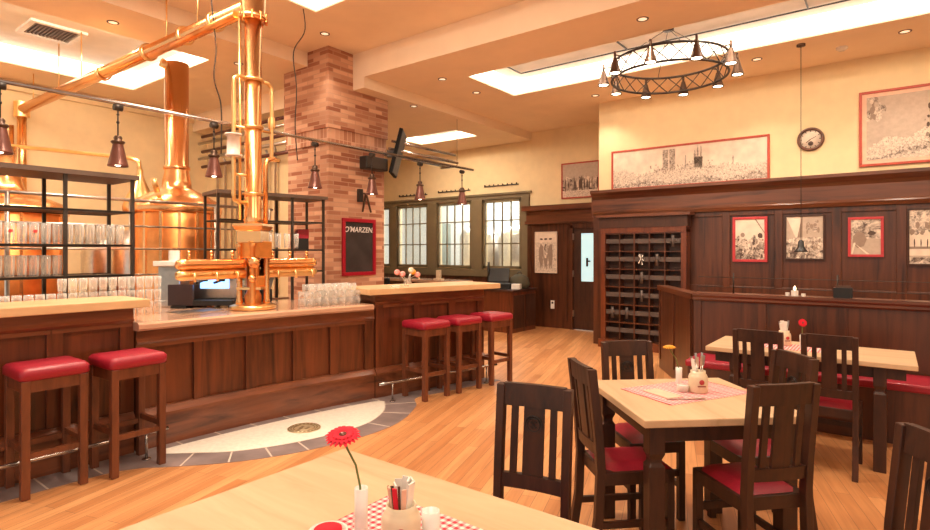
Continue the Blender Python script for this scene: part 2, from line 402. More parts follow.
# door
d = MB().box(-4.84, -4.78, 9.66, 9.74, 0, 1.98).box(-4.02, -3.96, 9.66, 9.74, 0, 1.98).box(-4.86, -3.94, 9.66, 9.76, 1.92, 2.06)
door = struct('door_1', d, M['wood'])
leaf = MB().box(-4.78, -4.62, 9.69, 9.73, .01, 1.92).box(-4.26, -4.02, 9.69, 9.73, .01, 1.92).box(-4.62, -4.26, 9.69, 9.73, .01, .92).box(-4.62, -4.26, 9.69, 9.73, 1.82, 1.92).build('door_leaf', M['chair'], door, .004)
MB().box(-4.62, -4.26, 9.70, 9.72, .92, 1.82).build('door_glass', M['frost'], door)
hl = MB()
for z in (.25, 1.0, 1.7): hl.box(-4.785, -4.765, 9.665, 9.69, z, z+.12)
hl.build('hinge', M['steel'], door)
MB().tube([(-4.5, 9.69, 1.3), (-4.5, 9.66, 1.3), (-4.42, 9.66, 1.3)], .012, 8).box(-4.52, -4.48, 9.69, 9.7, 1.2, 1.36).build('door_handle', M['iron'], door)

# brewhouse behind the windows
struct('wall_brewhouse', MB().box(-12, -3.6, 12.6, 12.7, 0, 4.3).box(-12, -11.9, 9.92, 12.6, 0, 4.3).box(-3.6, -3.5, 9.92, 12.6, 0, 4.3), M['tilewhite'])
struct('ceiling_brewhouse', MB().box(-12, -3.5, 9.92, 12.7, 3.6, 3.7), M['tilewhite'])
def tank(x, y, r, lab):
    t = thing('fermenting_tank', lab, 'tank', (x, y, 0), 0, 'steel tanks behind the windows')
    MB().lathe([(0, .35), (r*.6, .45), (r, .7), (r, 1.85), (r*.85, 2.0), (r*.4, 2.1), (0, 2.12)], n=28).build('tank_body', M['steel'], t)
    MB().tube([(-r*.25, -r*.4, 2.03), (-r*.25, -r*.4, 2.28), (r*.25, -r*.4, 2.28), (r*.25, -r*.4, 2.03)], .02, 8).build('pipe', M['steel'], t)
    for k in range(3):
        a = 2*PI*k/3+.3; MB().tube([(r*.7*math.cos(a), r*.7*math.sin(a), 0), (r*.7*math.cos(a), r*.7*math.sin(a), .7)], .04, 8).build('leg', M['steel'], t)
tank(-7.9, 11.1, .55, 'steel fermenting tank seen through the middle window')
tank(-6.7, 11.0, .55, 'steel fermenting tank seen through the rightmost window')
cb = thing('switch_cabinet', 'grey green upright cabinet seen through the left full window', 'cabinet', (-9.3, 11.2, 0))
MB().box(-.18, .18, -.2, .2, .02, 2.2).build('body', plain('teal_cabinet_paint', (.13, .17, .15), .5), cb)
MB().box(-.16, .16, -.215, -.2, .1, 2.1).build('door', plain('teal_door_paint', (.16, .21, .18), .5), cb)
pd = thing('white_partition_post', 'white upright steel post standing behind the middle window', 'post', (-8.55, 11.8, 0))
MB().box(-.12, .12, -.06, .06, 0, 3.6).build('post', M['white'], pd)

# coat rails above windows
for (x0, x1, z), lab in zip(((-6.91, -6.06, 2.86), (-8.2, -7.29, 2.82), (-9.42, -8.53, 2.80)), ('black peg rail on the cream wall above the rightmost window', 'black peg rail on the cream wall above the middle window', 'black peg rail on the cream wall above the left full window')):
    t = thing('peg_rail', lab, 'peg rail', ((x0+x1)/2, 9.8, z)); w = (x1-x0)/2
    MB().box(-w, w, -.02, 0, -.010, .010).build('rail', M['iron'], t)
    for k in range(8): MB().box(-w+.03+k*(2*w-.06)/7-.004, -w+.03+k*(2*w-.06)/7+.004, -.05, -.02, .0, .035).build('peg', M['iron'], t)

# ------------------------------------------------------------------ bar
BP = [(0.2, -4.45), (1.0, -4.445), (1.5, -4.44), (2.0, -4.43), (2.5, -4.40), (3.0, -4.34), (3.5, -4.25), (4.05, -4.115), (4.6, -3.98), (5.35, -3.80)]
def bx(y):
    for i in range(len(BP)-1):
        if y <= BP[i+1][0] or i == len(BP)-2:
            y0, a = BP[i]; y1, b = BP[i+1]
            ma = (BP[min(i+1, len(BP)-1)][1]-BP[max(i-1, 0)][1])/(BP[min(i+1, len(BP)-1)][0]-BP[max(i-1, 0)][0])
            j = i+1; mb_ = (BP[min(j+1, len(BP)-1)][1]-BP[max(j-1, 0)][1])/(BP[min(j+1, len(BP)-1)][0]-BP[max(j-1, 0)][0])
            t = (y-y0)/(y1-y0); h = y1-y0
            return a*(2*t**3-3*t*t+1)+ma*h*(t**3-2*t*t+t)+b*(-2*t**3+3*t*t)+mb_*h*(t**3-t*t)
def curve(y0, y1, step=.1, off=0):
    n = max(2, int(round((y1-y0)/step))); out = []
    for i in range(n+1):
        y = y0+(y1-y0)*i/n; s = (bx(y+.01)-bx(y-.01))/.02; l = math.hypot(1, s)
        out.append((bx(y)+off/l, y-off*s/l))
    return out
def bar_front(parent, y0, y1, ztop, stiles):
    MB().sweep(curve(y0, y1), [(-.42, 0), (.03, 0), (.03, .235), (-.42, .235)]).build('plinth', M['woodbarh'], parent)
    MB().sweep(curve(y0, y1), [(-.02, .235), (.06, .235), (.06, .255), (.035, .285), (.02, .30), (-.02, .30)]).build('ledge_moulding', M['woodbarh'], parent)
    MB().sweep(curve(y0, y1), [(-.42, .235), (-.022, .235), (-.022, ztop), (-.42, ztop)]).build('front_panel', M['woodbar'], parent)
    MB().sweep(curve(y0, y1), [(-.022, ztop-.14), (.012, ztop-.14), (.012, ztop-.11), (.02, ztop-.11), (.035, ztop-.09), (.02, ztop-.07), (.02, ztop), (-.022, ztop)]).build('top_moulding', M['woodbarh'], parent)
    for y in stiles:
        MB().sweep(curve(y-.045, y+.045, .045), [(-.022, .30), (.012, .30), (.012, ztop-.11), (-.022, ztop-.11)]).build('stile', M['woodbar'], parent)
bar = thing('bar_counter', 'long curved dark mahogany bar front with panels and lower polished counter', 'bar counter', (0, 0, 0))
bar_front(bar, 1.82, 3.93, .895, [1.87, 2.29, 2.72, 3.15, 3.52, 3.88])
MB().sweep(curve(1.80, 3.88), [(-1.02, .895), (.10, .895), (.115, .91), (.115, .94), (.10, .955), (-1.02, .955)]).build('counter_top', M['ctr2'], bar)
MB().sweep(curve(1.82, 3.9), [(-1.0, 0), (-.95, 0), (-.95, .895), (-1.0, .895)]).build('back_panel', M['woodbar'], bar)
barl = thing('bar_counter', 'raised left end of the bar with thick honey oak top behind the two left stools', 'bar counter', (0, 0, 0))
bar_front(barl, .2, 1.80, 1.065, [.35, .85, 1.32, 1.76])
MB().sweep(curve(.2, 1.88), [(-.42, 1.065), (.105, 1.065), (.105, 1.125), (-.42, 1.125)]).build('counter_top', M['ctr'], barl, .006)
barr = thing('bar_counter', 'raised right end of the bar with honey oak top behind three stools', 'bar counter', (0, 0, 0))
bar_front(barr, 3.94, 5.35, 1.045, [4.0, 4.45, 4.9, 5.31])
MB().sweep(curve(3.82, 5.5), [(-.5, 1.045), (.14, 1.045), (.14, 1.105), (-.5, 1.105)]).build('counter_top', M['ctr'], barr, .006)
wk = thing('work_counter', 'low steel topped work counter behind the raised left bar end', 'counter', (-5.2, 1.0, 0))
MB().box(-.42, .3, -.8, .78, .02, .90).build('body', M['woodbar'], wk)
MB().box(-.45, .32, -.8, .79, .90, .955).build('counter_top', M['steel'], wk)
wk = thing('work_counter', 'back counter under the coffee machine and till screen', 'counter', (-5.62, 2.9, 0))
MB().box(-.12, .10, -.9, .95, .02, .90).build('body', M['woodbar'], wk)
MB().box(-.14, .12, -.95, 1.0, .90, .955).build('counter_top', M['ctr2'], wk)

def foot_rail(y0, y1, lab, off=.24):
    t = thing('foot_rail', lab, 'foot rail')
    c = curve(y0, y1, .15, off)
    MB().tube([(x, y, .19) for x, y in c], .014, 8).build('rail', M['rail'], t)
    for i in (1, len(c)-2):
        x, y = c[i]
        MB().tube([(x, y, .19), (x, y, .003)], .009, 8).lathe([(0, 0), (.03, 0), (.03, .006), (0, .006)], (x, y, .003), 12).bar((x, y, .18), (x-off+.05, y, .18), .012, .012).build('post', M['rail'], t)
foot_rail(3.86, 5.35, 'steel foot rail low along the bar behind the three right stools')
foot_rail(.3, 1.95, 'steel foot rail low along the bar behind the two left stools')

# floor inlay
def cr(P, n=8):
    out = []
    for i in range(len(P)-1):
        p0, p1, p2, p3 = P[max(i-1, 0)], P[i], P[i+1], P[min(i+2, len(P)-1)]
        for k in range(n):
            t = k/n
            out.append(tuple(.5*((2*p1[j])+(-p0[j]+p2[j])*t+(2*p0[j]-5*p1[j]+4*p2[j]-p3[j])*t*t+(-p0[j]+3*p1[j]-3*p2[j]+p3[j])*t**3) for j in (0, 1)))
    out.append(P[-1]); return out
outer = cr([(-4.15, .2), (-4.15, 1.35), (-4.08, 1.66), (-3.93, 1.82), (-3.70, 2.08), (-3.53, 2.36), (-3.42, 2.65), (-3.34, 3.1), (-3.38, 3.52), (-3.60, 3.97), (-3.80, 4.2), (-3.72, 4.6), (-3.55, 5.35)])
inner = cr([(-4.22, 1.9), (-4.02, 2.08), (-3.87, 2.22), (-3.73, 2.44), (-3.63, 2.7), (-3.57, 3.0), (-3.57, 3.33), (-3.72, 3.66), (-3.95, 3.90)])
base_in = curve(1.95, 3.92, .1, .13)
struct('floor_slate_inlay', MB().prism(outer+[(x, y) for x, y in reversed(curve(.2, 5.35, .15, -.05))], .0, .003), M['slate'])
struct('floor_cream_inlay', MB().prism(inner+list(reversed(base_in)), .003, .005), M['stone'])
gm = MB()
def nearest(P, q): return min(P, key=lambda p: (p[0]-q[0])**2+(p[1]-q[1])**2)
for i in range(12, len(outer)-20, 7):
    p = outer[i]; q = nearest(inner, p)
    if 1.75 < p[1] < 4.15: gm.bar((p[0], p[1], .0035), (q[0], q[1], .0035), .012, .002)
for y in [2.1+.3*k for k in range(7)]: gm.bar((bx(y)+.03, y, .0035), (bx(y)+.13, y, .0035), .012, .002)
for y in [.3+.3*k for k in range(5)]: gm.bar((-4.42, y, .0035), (-4.15, y, .0035), .01, .002)
for a, b in zip(inner[:-1], inner[1:]): gm.bar((a[0], a[1], .0052), (b[0], b[1], .0052), .008, .001)
struct('floor_grout_lines', gm, M['grout'])
em = thing('floor_emblem', 'round bronze emblem set in the cream stone inlay before the bar', 'floor emblem', (-3.88, 2.9, .005))
MB().cyl((0, 0, 0), .135, 0, .004, 40).build('disc', plain('bronze_plate', (.62, .50, .32), .4, .5), em)
r_ = MB()
for rr in (.125, .085): r_.tube([(rr*math.cos(2*PI*k/40), rr*math.sin(2*PI*k/40), .005) for k in range(40)], .004, 6, True)
for k in range(20): r_.cbox(.105*math.cos(k*PI/10), .105*math.sin(k*PI/10), .005, .012, .018, .003, k*PI/10)
for p in ((-.03, 0, .05), (.03, .01, .06), (0, -.04, .07)): r_.cbox(p[0], p[1], .005, .02, p[2], .003, .4)
r_.build('relief', plain('bronze_relief', (.34, .24, .13), .4, .5), em)

# ------------------------------------------------------------------ bar stools
def make_stool(lab, grp, loc, rz):
    t = thing('bar_stool', lab, 'bar stool', loc, rz, grp)
    h = .15
    for sx in (-1, 1):
        for sy in (-1, 1):
            MB().box(sx*h-.0225, sx*h+.0225, sy*h-.0225, sy*h+.0225, 0, .70).build('leg', M['stool'], t, .003)
    MB().box(-.127, .127, -.165, -.14, .63, .70).box(-.127, .127, .14, .165, .63, .70).box(-.165, -.14, -.127, .127, .63, .70).box(.14, .165, -.127, .127, .63, .70).build('seat_frame', M['stool'], t)
    for b in (MB().box(-.128, .128, -.163, -.137, .27, .305), MB().box(-.128, .128, .137, .163, .27, .305), MB().box(-.163, -.137, -.128, .128, .235, .27), MB().box(.137, .163, -.128, .128, .235, .27)):
        b.build('footrest_bar', M['stool'], t)
    c = MB(); n = 6; w = .183
    prof = [(w-.012, .700), (w, .71), (w, .755), (w-.015, .773), (w-.05, .778), (0.0, .782)]
    vs = []
    for r, z in prof:
        cr_ = .03 if r > .1 else r*.2
        for q, (cx, cy) in enumerate(((1, 1), (-1, 1), (-1, -1), (1, -1))):
            for k in range(n+1):
                a = q*PI/2+k*PI/2/n
                vs.append((cx*(r-cr_)+cr_*math.cos(a), cy*(r-cr_)+cr_*math.sin(a), z))
    N = 4*(n+1)
    fs = [(i*N+k, i*N+(k+1) % N, (i+1)*N+(k+1) % N, (i+1)*N+k) for i in range(len(prof)-1) for k in range(N)]
    c.add(vs, fs+[tuple(reversed(range(N)))], True)
    c.build('seat_cushion', M['red'], t)
    return t
st = make_stool('tall wooden bar stool with red leather seat, farthest left at the bar', 'bar stools at the left end', (-4.23, 1.215, .003), 0)
dup(st, (-4.17, 1.665, .003), .03, 'tall wooden red seated bar stool, right one of the pair at the left bar end')
dup(st, (-3.77, 4.31, .003), -.12, 'red seated bar stool nearest the cream floor inlay, left of the row of three', 'bar stools at the right end')
dup(st, (-3.70, 4.77, .003), -.14, 'red seated bar stool in the middle of the row of three', 'bar stools at the right end')
dup(st, (-3.62, 5.26, .003), -.16, 'red seated bar stool at the far end of the row, beside open parquet', 'bar stools at the right end')

# ------------------------------------------------------------------ chairs
def make_chair(lab, grp, loc, rz):
    t = thing('dining_chair', lab, 'chair', loc, rz, grp)
    W = .142
    for s in (-1, 1):
        x = s*W
        P = [(x, -.235, 0), (x, -.20, .22), (x, -.19, .44), (x, -.20, .60), (x, -.235, .92)]
        m = MB(); w, dd = .034, .042
        vs = [(px+a*w/2, py+b*dd/2, pz) for px, py, pz in P for a, b in ((-1, -1), (1, -1), (1, 1), (-1, 1))]
        fs = [(i*4+k, i*4+(k+1) % 4, (i+1)*4+(k+1) % 4, (i+1)*4+k) for i in range(4) for k in range(4)]+[(3, 2, 1, 0), (16, 17, 18, 19)]
        m.add(vs, fs); m.build('rear_leg', M['chair'], t, .003)
        MB().box(x-.018, x+.018, .135, .171, 0, .43).build('front_leg', M['chair'], t, .003)
        MB().box(x-.01, x+.01, -.19, .15, .17, .20).build('stretcher', M['chair'], t)
    MB().box(-W, W, .14, .158, .24, .275).build('stretcher', M['chair'], t)
    MB().box(-W-.018, W+.018, -.18, .17, .375, .435).build('seat_frame', M['chair'], t, .003)
    c = MB(); vs = []
    for i in range(9):
        for j in range(9):
            u, v = i/8*2-1, j/8*2-1
            e = (1-abs(u)**6)*(1-abs(v)**6)
            vs.append((u*.142, v*.165+.003, .434+.028*max(0, e)**.5))
    fs = [(i*9+j, (i+1)*9+j, (i+1)*9+j+1, i*9+j+1) for i in range(8) for j in range(8)]
    c.add(vs, fs, True); c.build('seat_cushion', M['red'], t)
    def yb(z): return -.20-(z-.60)/.32*.035
    def slab(x0, x1, z0, z1, th, name, par=None, curve_=.0):
        m = MB(); n = 6; vs = []
        for k in range(n+1):
            x = x0+(x1-x0)*k/n; b = curve_*(1-(x/W)**2)
            for z, d_ in ((z0, -th/2), (z1, -th/2), (z1, th/2), (z0, th/2)): vs.append((x, yb(z)+d_-b, z))
        fs = [(k*4+a, k*4+(a+1) % 4, (k+1)*4+(a+1) % 4, (k+1)*4+a) for k in range(n) for a in range(4)]+[(0, 1, 2, 3), tuple(n*4+q for q in (3, 2, 1, 0))]
        m.add(vs, fs); return m.build(name, M['chair'], par or t)
    cv = .012
    slab(-W+.01, W-.01, .835, .925, .026, 'top_rail', None, cv)
    slab(-W+.01, W-.01, .51, .565, .026, 'lower_rail', None, cv)
    slab(-.096, -.069, .56, .84, .014, 'slat', None, cv)
    slab(.069, .096, .56, .84, .014, 'slat', None, cv)
    wd = slab(-.043, .043, .56, .84, .014, 'slat', None, cv)
    e = MB()
    zc, yc = .765, yb(.765)+.008-cv
    for rr in (.036, .027): e.tube([(rr*math.cos(2*PI*k/24), yc-.0, zc+rr*math.sin(2*PI*k/24)) for k in range(24)], .0028, 6, True)
    e.bar((-.012, yc, zc-.012), (.010, yc, zc+.012), .007, .004, (0, 1, 0)).bar((-.012, yc, zc+.010), (.004, yc, zc+.014), .005, .004, (0, 1, 0)).bar((.0, yc, zc-.014), (.014, yc, zc-.006), .005, .004, (0, 1, 0))
    e.build('emblem', M['black'], wd)
    return t
def chair_at(bxy, f):          # back-top centre and facing direction
    f = Vector(f).normalized(); return (bxy[0]+f.x*.235, bxy[1]+f.y*.235, 0), math.atan2(-f.x, f.y)
l, r = chair_at((-1.16, 2.0), (.205, -.978))
ch = make_chair('dark wooden slatted chair with round emblem standing behind the near table', 'dark slatted dining chairs', l, r)
for b, f, lab in (
    ((-.35, 2.655), (-.74, .67), 'dark slatted chair with red seat and back to the viewer at middle table'),
    ((-1.215, 2.55), (.71, .70), 'dark slatted chair seen side on at the left of the middle table'),
    ((-1.29, 3.34), (.70, -.70), 'dark slatted chair with emblem behind the middle table, before the open shelf rack'),
    ((-.41, 3.47), (-.72, -.69), 'dark slatted chair at the right back of the middle table, mostly hidden by another chair'),
    ((-.74, 4.36), (0.02, 1), 'dark slatted chair on the left at the table by the low partition'),
    ((-.32, 4.375), (0.02, 1), 'dark slatted chair on the right at the table by the low partition'),
    ((.118, 2.165), (-.83, -.55), 'dark slatted chair cut off by the lower right of the photo'),
    ((-1.07, .44), (0, 1), 'dark slatted chair at the near side of the near table, only a corner visible')):
    l, r = chair_at(b, f); dup(ch, l, r, lab)

# ------------------------------------------------------------------ tables
def table(lab, cx, cy, sx, sy, rz, ix=.075):
    t = thing('dining_table', lab, 'table', (cx, cy, 0), rz, None)
    a, b = sx/2, sy/2
    MB().box(-a, a, -b, b, .705, .74).build('tabletop', M['top'], t, .005)
    fr = MB().box(-a+.06, a-.06, -b+.06, -b+.085, .625, .705).box(-a+.06, a-.06, b-.085, b-.06, .625, .705).box(-a+.06, -a+.085, -b+.085, b-.085, .625, .705).box(a-.085, a-.06, -b+.085, b-.085, .625, .705)
    fr.build('apron', M['chair'], t)
    for sx_ in (-1, 1):
        for sy_ in (-1, 1):
            x, y = sx_*(a-ix), sy_*(b-.075)
            P = [(.036, 0), (.036, .52), (.026, .535), (.026, .55), (.036, .575), (.036, .705)]
            m = MB(); vs = [(x+p*w, y+q*w, z) for w, z in P for p, q in ((-1, -1), (1, -1), (1, 1), (-1, 1))]
            fs = [(i*4+k, i*4+(k+1) % 4, (i+1)*4+(k+1) % 4, (i+1)*4+k) for i in range(5) for k in range(4)]+[(3, 2, 1, 0), (20, 21, 22, 23)]
            m.add(vs, fs); m.build('leg', M['chair'], t, .003)
    return t
table('near pale oak table with a red gerbera, filling the bottom of the photo', -1.0, .985, 1.24, .81, 0)
table('square pale oak table turned at an angle in the middle of the chairs', -.82, 2.944, .77, .77, math.radians(42.3-90))
table('pale oak table standing at the red bench by the low partition', -.50, 4.935, 1.29, .67, 0, .2)

def cloth(lab, cx, cy, sx, sy, rz, z=.741):
    t = MB(); n = 12
    vs = [(-sx/2+sx*i/n, -sy/2+sy*j/n, .0015+.001*math.sin(i*1.3)*math.cos(j*1.1)) for i in range(n+1) for j in range(n+1)]
    vs2 = [(x, y, 0) for x, y, q in vs]
    k = n+1
    fs = [(i*k+j, (i+1)*k+j, (i+1)*k+j+1, i*k+j+1) for i in range(n) for j in range(n)]
    t.add(vs, fs, True)
    o = t.build('table_runner', M['gingham']); o.location = (cx, cy, z); o.rotation_euler = (0, 0, rz)
    sd = o.modifiers.new('solid', 'SOLIDIFY'); sd.thickness = .0012
    return tag(o, lab, 'table cloth')
cloth('red and white checked cloth on the near table', -.965, .93, .46, .54, 0)
cloth('red and white checked cloth on the angled middle table', -.855, 3.04, .36, .56, math.radians(-28))
cloth('red and white checked cloth on the table by the partition', -.58, 4.92, .5, .3, 0)

def flower_vase(lab_v, lab_f, x, y, z, petal, h=.145, lean=(-.03, .0), fh=.13, R=.045, tilt=(.2, -.5, 1)):
    v = MB().lathe([(0, 0), (.016, 0), (.0175, .01), (.0165, h*.5), (.017, h), (.0145, h), (.014, .02), (0, .018)], n=20).build('vase', M['white'])
    v.location = (x, y, z); tag(v, lab_v, 'vase')
    t = thing('gerbera', lab_f, 'flower', (x, y, z+.03))
    top = Vector((lean[0], lean[1], h-.03+fh))
    P = [Vector((0, 0, 0)), Vector((lean[0]*.05, lean[1]*.05, h-.03)), Vector((lean[0]*.3, lean[1]*.3, h-.03+fh*.45)), top]
    MB().tube([p for p in [P[0], P[1], P[1].lerp(P[2], .5), P[2], P[2].lerp(P[3], .55)+Vector((lean[0]*.06, lean[1]*.06, 0)), P[3]]], .0028, 8).build('stem', M['stem'], t)
    ax = Vector(tilt).normalized(); Rm = Vector((0, 0, 1)).rotation_difference(ax).to_matrix()
    m = MB()
    for ring, (n, rr, lift) in enumerate(((22, 1.0, 0), (20, .88, .004), (16, .6, .007))):
        for k in range(n):
            a = 2*PI*(k+.5*ring)/n; rj = R*rr*random.uniform(.93, 1.05); w = R*.15
            loc = []
            for u, ww, zz in ((.12, .3, 0), (.5, 1, .10), (.85, .95, .12), (1.0, .25, .06)):
                for s_ in (-1, 1):
                    p = Vector((rj*u*math.cos(a)-s_*w*ww*math.sin(a)/1.4, rj*u*math.sin(a)+s_*w*ww*math.cos(a)/1.4, lift+R*zz))
                    loc.append(top+Rm@p)
            m.add(loc, [(0, 1, 3, 2), (2, 3, 5, 4), (4, 5, 7, 6)], True)
    m.build('petals', petal, t)
    MB().lathe([(0, -.004), (R*.2, -.002), (R*.22, .006), (R*.1, .009), (0, .009)], top+ax*.004, 14, ax).build('centre', M['petalyel'] if petal is M['petalyel'] else M['lampred'], t)
flower_vase('slim white vase holding the red gerbera on the near table', 'red gerbera with green stem, leaning left over the near table', -1.055, .960, .7425, M['petalred'], .138, (-.045, -.02), .122, .046, (.17, -.24, 1))
flower_vase('slim white vase holding the orange gerbera on the middle table', 'orange yellow gerbera on a pale stem over the middle table', -.915, 3.13, .7425, M['petalyel'], .10, (-.045, -.02), .105, .035, (.0, -.1, 1))
flower_vase('slim white vase holding a pink red gerbera on the partition table', 'pink red gerbera above the table by the partition', -.53, 4.92, .7425, M['petalred'], .10, (.0, .01), .09, .032, (.5, -.9, .3))

def jug(lab, x, y, z, rz, label_cut):
    t = thing('stoneware_jug', lab, 'jug', (x, y, z), rz)
    MB().lathe([(0, 0), (.044, 0), (.048, .008), (.048, .078), (.043, .092), (.037, .098), (.037, .112), (.033, .112), (.033, .02), (0, .015)], n=28).build('body', M['cream'], t)
    MB().lathe([(0, 0), (.013, 0), (.013, .0015), (0, .0015)], (0, -.0477, .06), 20, (0, -1, 0)).build('logo_disc', M['redframe'], t)
    MB().box(-.020, .020, -.0492, -.044, .036, .042).build('logo_line', plain('dark_red_print', (.25, .04, .04), .5), t)
    return t
def sticks(lab, name, cat, x, y, z, items):
    t = thing(name, lab, cat, (x, y, z))
    for a, r0, h, mt, w in items:
        m = MB(); p = Vector((r0*math.cos(a)*.5, r0*math.sin(a)*.5, 0)); q = Vector((r0*1.5*math.cos(a), r0*1.5*math.sin(a), h))
        if mt == 'steel':
            m.tube([p, p.lerp(q, .7)], .0025, 6); m.bar(p.lerp(q, .68), q, .011, .003)
            m.build('knife_handle' if w else 'spoon_handle', M['steel'], t)
        elif mt == 'black':
            m.bar(p, q, .006, .003, (math.cos(a), math.sin(a), 0)); m.build('paper_stick', M['bronze'], t)
        elif mt == 'paper':
            m.bar(p, q, .028, .004, (math.cos(a), math.sin(a), 0)); m.build('napkin', M['white'], t)
        else:
            m.bar(p, q, .012, .003, (math.cos(a), math.sin(a), 0)); m.build('sugar_stick', M[mt], t)
    return t
jf = math.radians(-40)+PI*0
jug('cream stoneware jug holding napkins and sugar sticks on the near table', -.952, .996, .7425, math.radians(43), 0)
sticks('white napkins with red and black paper sticks standing in the near jug', 'napkin_bunch', 'napkins', -.952, .996, .765, [(1.0, .018, .148, 'paper', 1), (.2, .02, .146, 'paper', 1), (1.7, .018, .147, 'paper', 1), (.6, .012, .15, 'paper', 1), (2.4, .02, .14, 'paper', 1), (3.3, .021, .12, 'pinkmat', 1), (3.7, .022, .132, 'black', 1), (4.2, .021, .135, 'pinkmat', 1), (4.6, .020, .142, 'black', 1), (4.95, .021, .138, 'petalred', 1), (5.3, .02, .144, 'black', 1), (5.7, .021, .136, 'pinkmat', 1), (3.0, .02, .125, 'black', 1), (4.1, .01, .14, 'paper', 1)])
jug('cream stoneware jug with red logo holding cutlery on the middle table', -.795, 3.05, .7425, math.radians(37), 0)
sticks('steel cutlery and napkins standing in the jug on the middle table', 'cutlery_set', 'cutlery', -.795, 3.05, .765, [(.3, .02, .17, 'steel', 1), (1.1, .02, .18, 'steel', 0), (2.2, .02, .175, 'steel', 1), (3.2, .022, .16, 'steel', 0), (4.0, .02, .15, 'paper', 0), (4.9, .02, .165, 'steel', 1), (5.6, .02, .17, 'steel', 0)])
jug('cream stoneware jug with napkins on the table by the partition', -.66, 5.0, .7425, math.radians(37), 0)
sticks('white napkins and cutlery standing in the jug on the partition table', 'cutlery_set', 'cutlery', -.66, 5.0, .765, [(.3, .02, .17, 'steel', 1), (1.1, .02, .16, 'paper', 0), (2.2, .02, .165, 'paper', 1), (3.2, .022, .16, 'steel', 0), (4.0, .02, .15, 'paper', 0), (4.9, .02, .165, 'paper', 1)])
def pot(name, lab, cat, x, y, r, h, mat, cm=None):
    t = thing(name, lab, cat, (x, y, .7425))
    MB().lathe([(0, 0), (r*.85, 0), (r, .006), (r, h), (r*.86, h), (r*.84, .01), (0, .008)], n=20).build('bowl', mat, t)
    if cm: MB().cyl((0, 0, .01), r*.7, 0, h*.7).build('filling', cm, t)
    return t
pot('sugar_pot', 'small white pot just behind the jug on the near table', 'pot', -.903, 1.05, .022, .09, M['white'], M['white'])
pot('glass_dish', 'low glass dish with a red candle at the left of the near table cloth', 'dish', -1.14, .925, .05, .02, M['white'], M['petalred'])
pot('tea_light', 'small white tea light glass beside the orange gerbera', 'candle', -.86, 3.01, .03, .035, M['frostw'], M['white'])
for (x, y, a, lab) in ((-.80, 2.86, .7, 'steel knife lying on the checked cloth of the middle table'),):
    k = thing('table_knife', lab, 'knife', (x, y, .744), a)
    MB().bar((-.10, 0, .002), (-.02, 0, .002), .012, .003).build('handle', M['steel'], k); MB().bar((-.02, 0, .002), (.10, 0, .002), .018, .0015).build('blade', M['steel'], k)
mc = tag(MB().box(-.09, .09, -.05, .05, 0, .002).build('menu_card', M['pinkmat']), 'pale menu card lying on the cloth of the middle table', 'card'); mc.location = (-.93, 2.90, .744); mc.rotation_euler = (0, 0, -.5)

# ------------------------------------------------------------------ low partition, bench and rack on the right
t = thing('low_partition', 'low dark panelled partition behind the bench and table', 'partition', (-1.58, 5.9, 0))
MB().box(0, 4.8, 0, .10, 0, .985).build('panel', M['wood'], t)
MB().sweep([(0, 0), (4.8, 0)], [(-.12, .985), (.02, .985), (.035, 1.0), (.035, 1.02), (.05, 1.04), (.05, 1.065), (-.15, 1.065)]).build('cap_rail', M['woodh'], t)
for x in (.04, .62, 1.25, 1.9, 2.5, 3.1): MB().box(x-.035, x+.035, -.012, 0, .12, .985).build('stile', M['wood'], t)
t = thing('low_partition', 'short angled end of the low partition beside the shelf rack', 'partition', (-1.6, 5.95, 0))
dv = Vector((-.75, 1.25)); L = dv.length; ang = math.atan2(dv.y, dv.x); t.rotation_euler = (0, 0, ang)
MB().box(.02, L, -.10, 0, 0, .99).build('panel', M['wood'], t)
MB().box(0, L+.02, -.12, .02, .99, 1.045).build('cap_rail', M['woodh'], t)
for x in (.08, .75, 1.4): MB().box(x-.03, x+.03, 0, .012, .12, .99).build('stile', M['wood'], t)
t = thing('screen_rail', 'thin iron posts and wires on top of the low partition', 'rail', (-1.5, 5.95, 1.065))
for x in (.28, 1.13, 2.0, 2.9): MB().tube([(x, 0, 0), (x, 0, .20)], .007, 8).build('post', M['iron'], t)
MB().tube([(-.05, 0, .155), (4.5, 0, .155)], .003, 6).tube([(-.05, 0, .06), (4.5, 0, .06)], .003, 6).build('wire', M['iron'], t)
t = thing('candle_holder', 'small white candle group glowing on the low partition', 'candle', (-.70, 5.95, 1.065))
MB().cyl((0, 0, 0), .03, 0, .05, 16).build('bowl', M['white'], t); MB().lathe([(0, 0), (.012, .012), (.008, .03), (0, .045)], (0, 0, .05), 10).build('flame', M['candle'], t)
MB().cyl((-.06, .01, 0), .018, 0, .03, 12).build('candle', M['white'], t); MB().cyl((.07, .0, 0), .018, 0, .025, 12).build('candle', M['white'], t)
t = thing('card_holder', 'small black open box on the low partition right of the candle', 'box', (-.33, 5.95, 1.065))
MB().box(-.07, .07, -.035, .035, 0, .09).build('box_body', M['black'], t); MB().box(-.055, .055, -.02, -.01, .09, .11).build('card', M['ink'], t)
t = thing('bench', 'dark wooden bench with red leather seat along the low partition', 'bench', (-1.5, 5.4, 0))
MB().box(0, 4.6, 0, .42, 0, .41).build('bench_base', M['wood'], t); MB().box(-.02, 4.6, -.02, .46, .41, .47).build('seat_cushion', M['red'], t, .015)

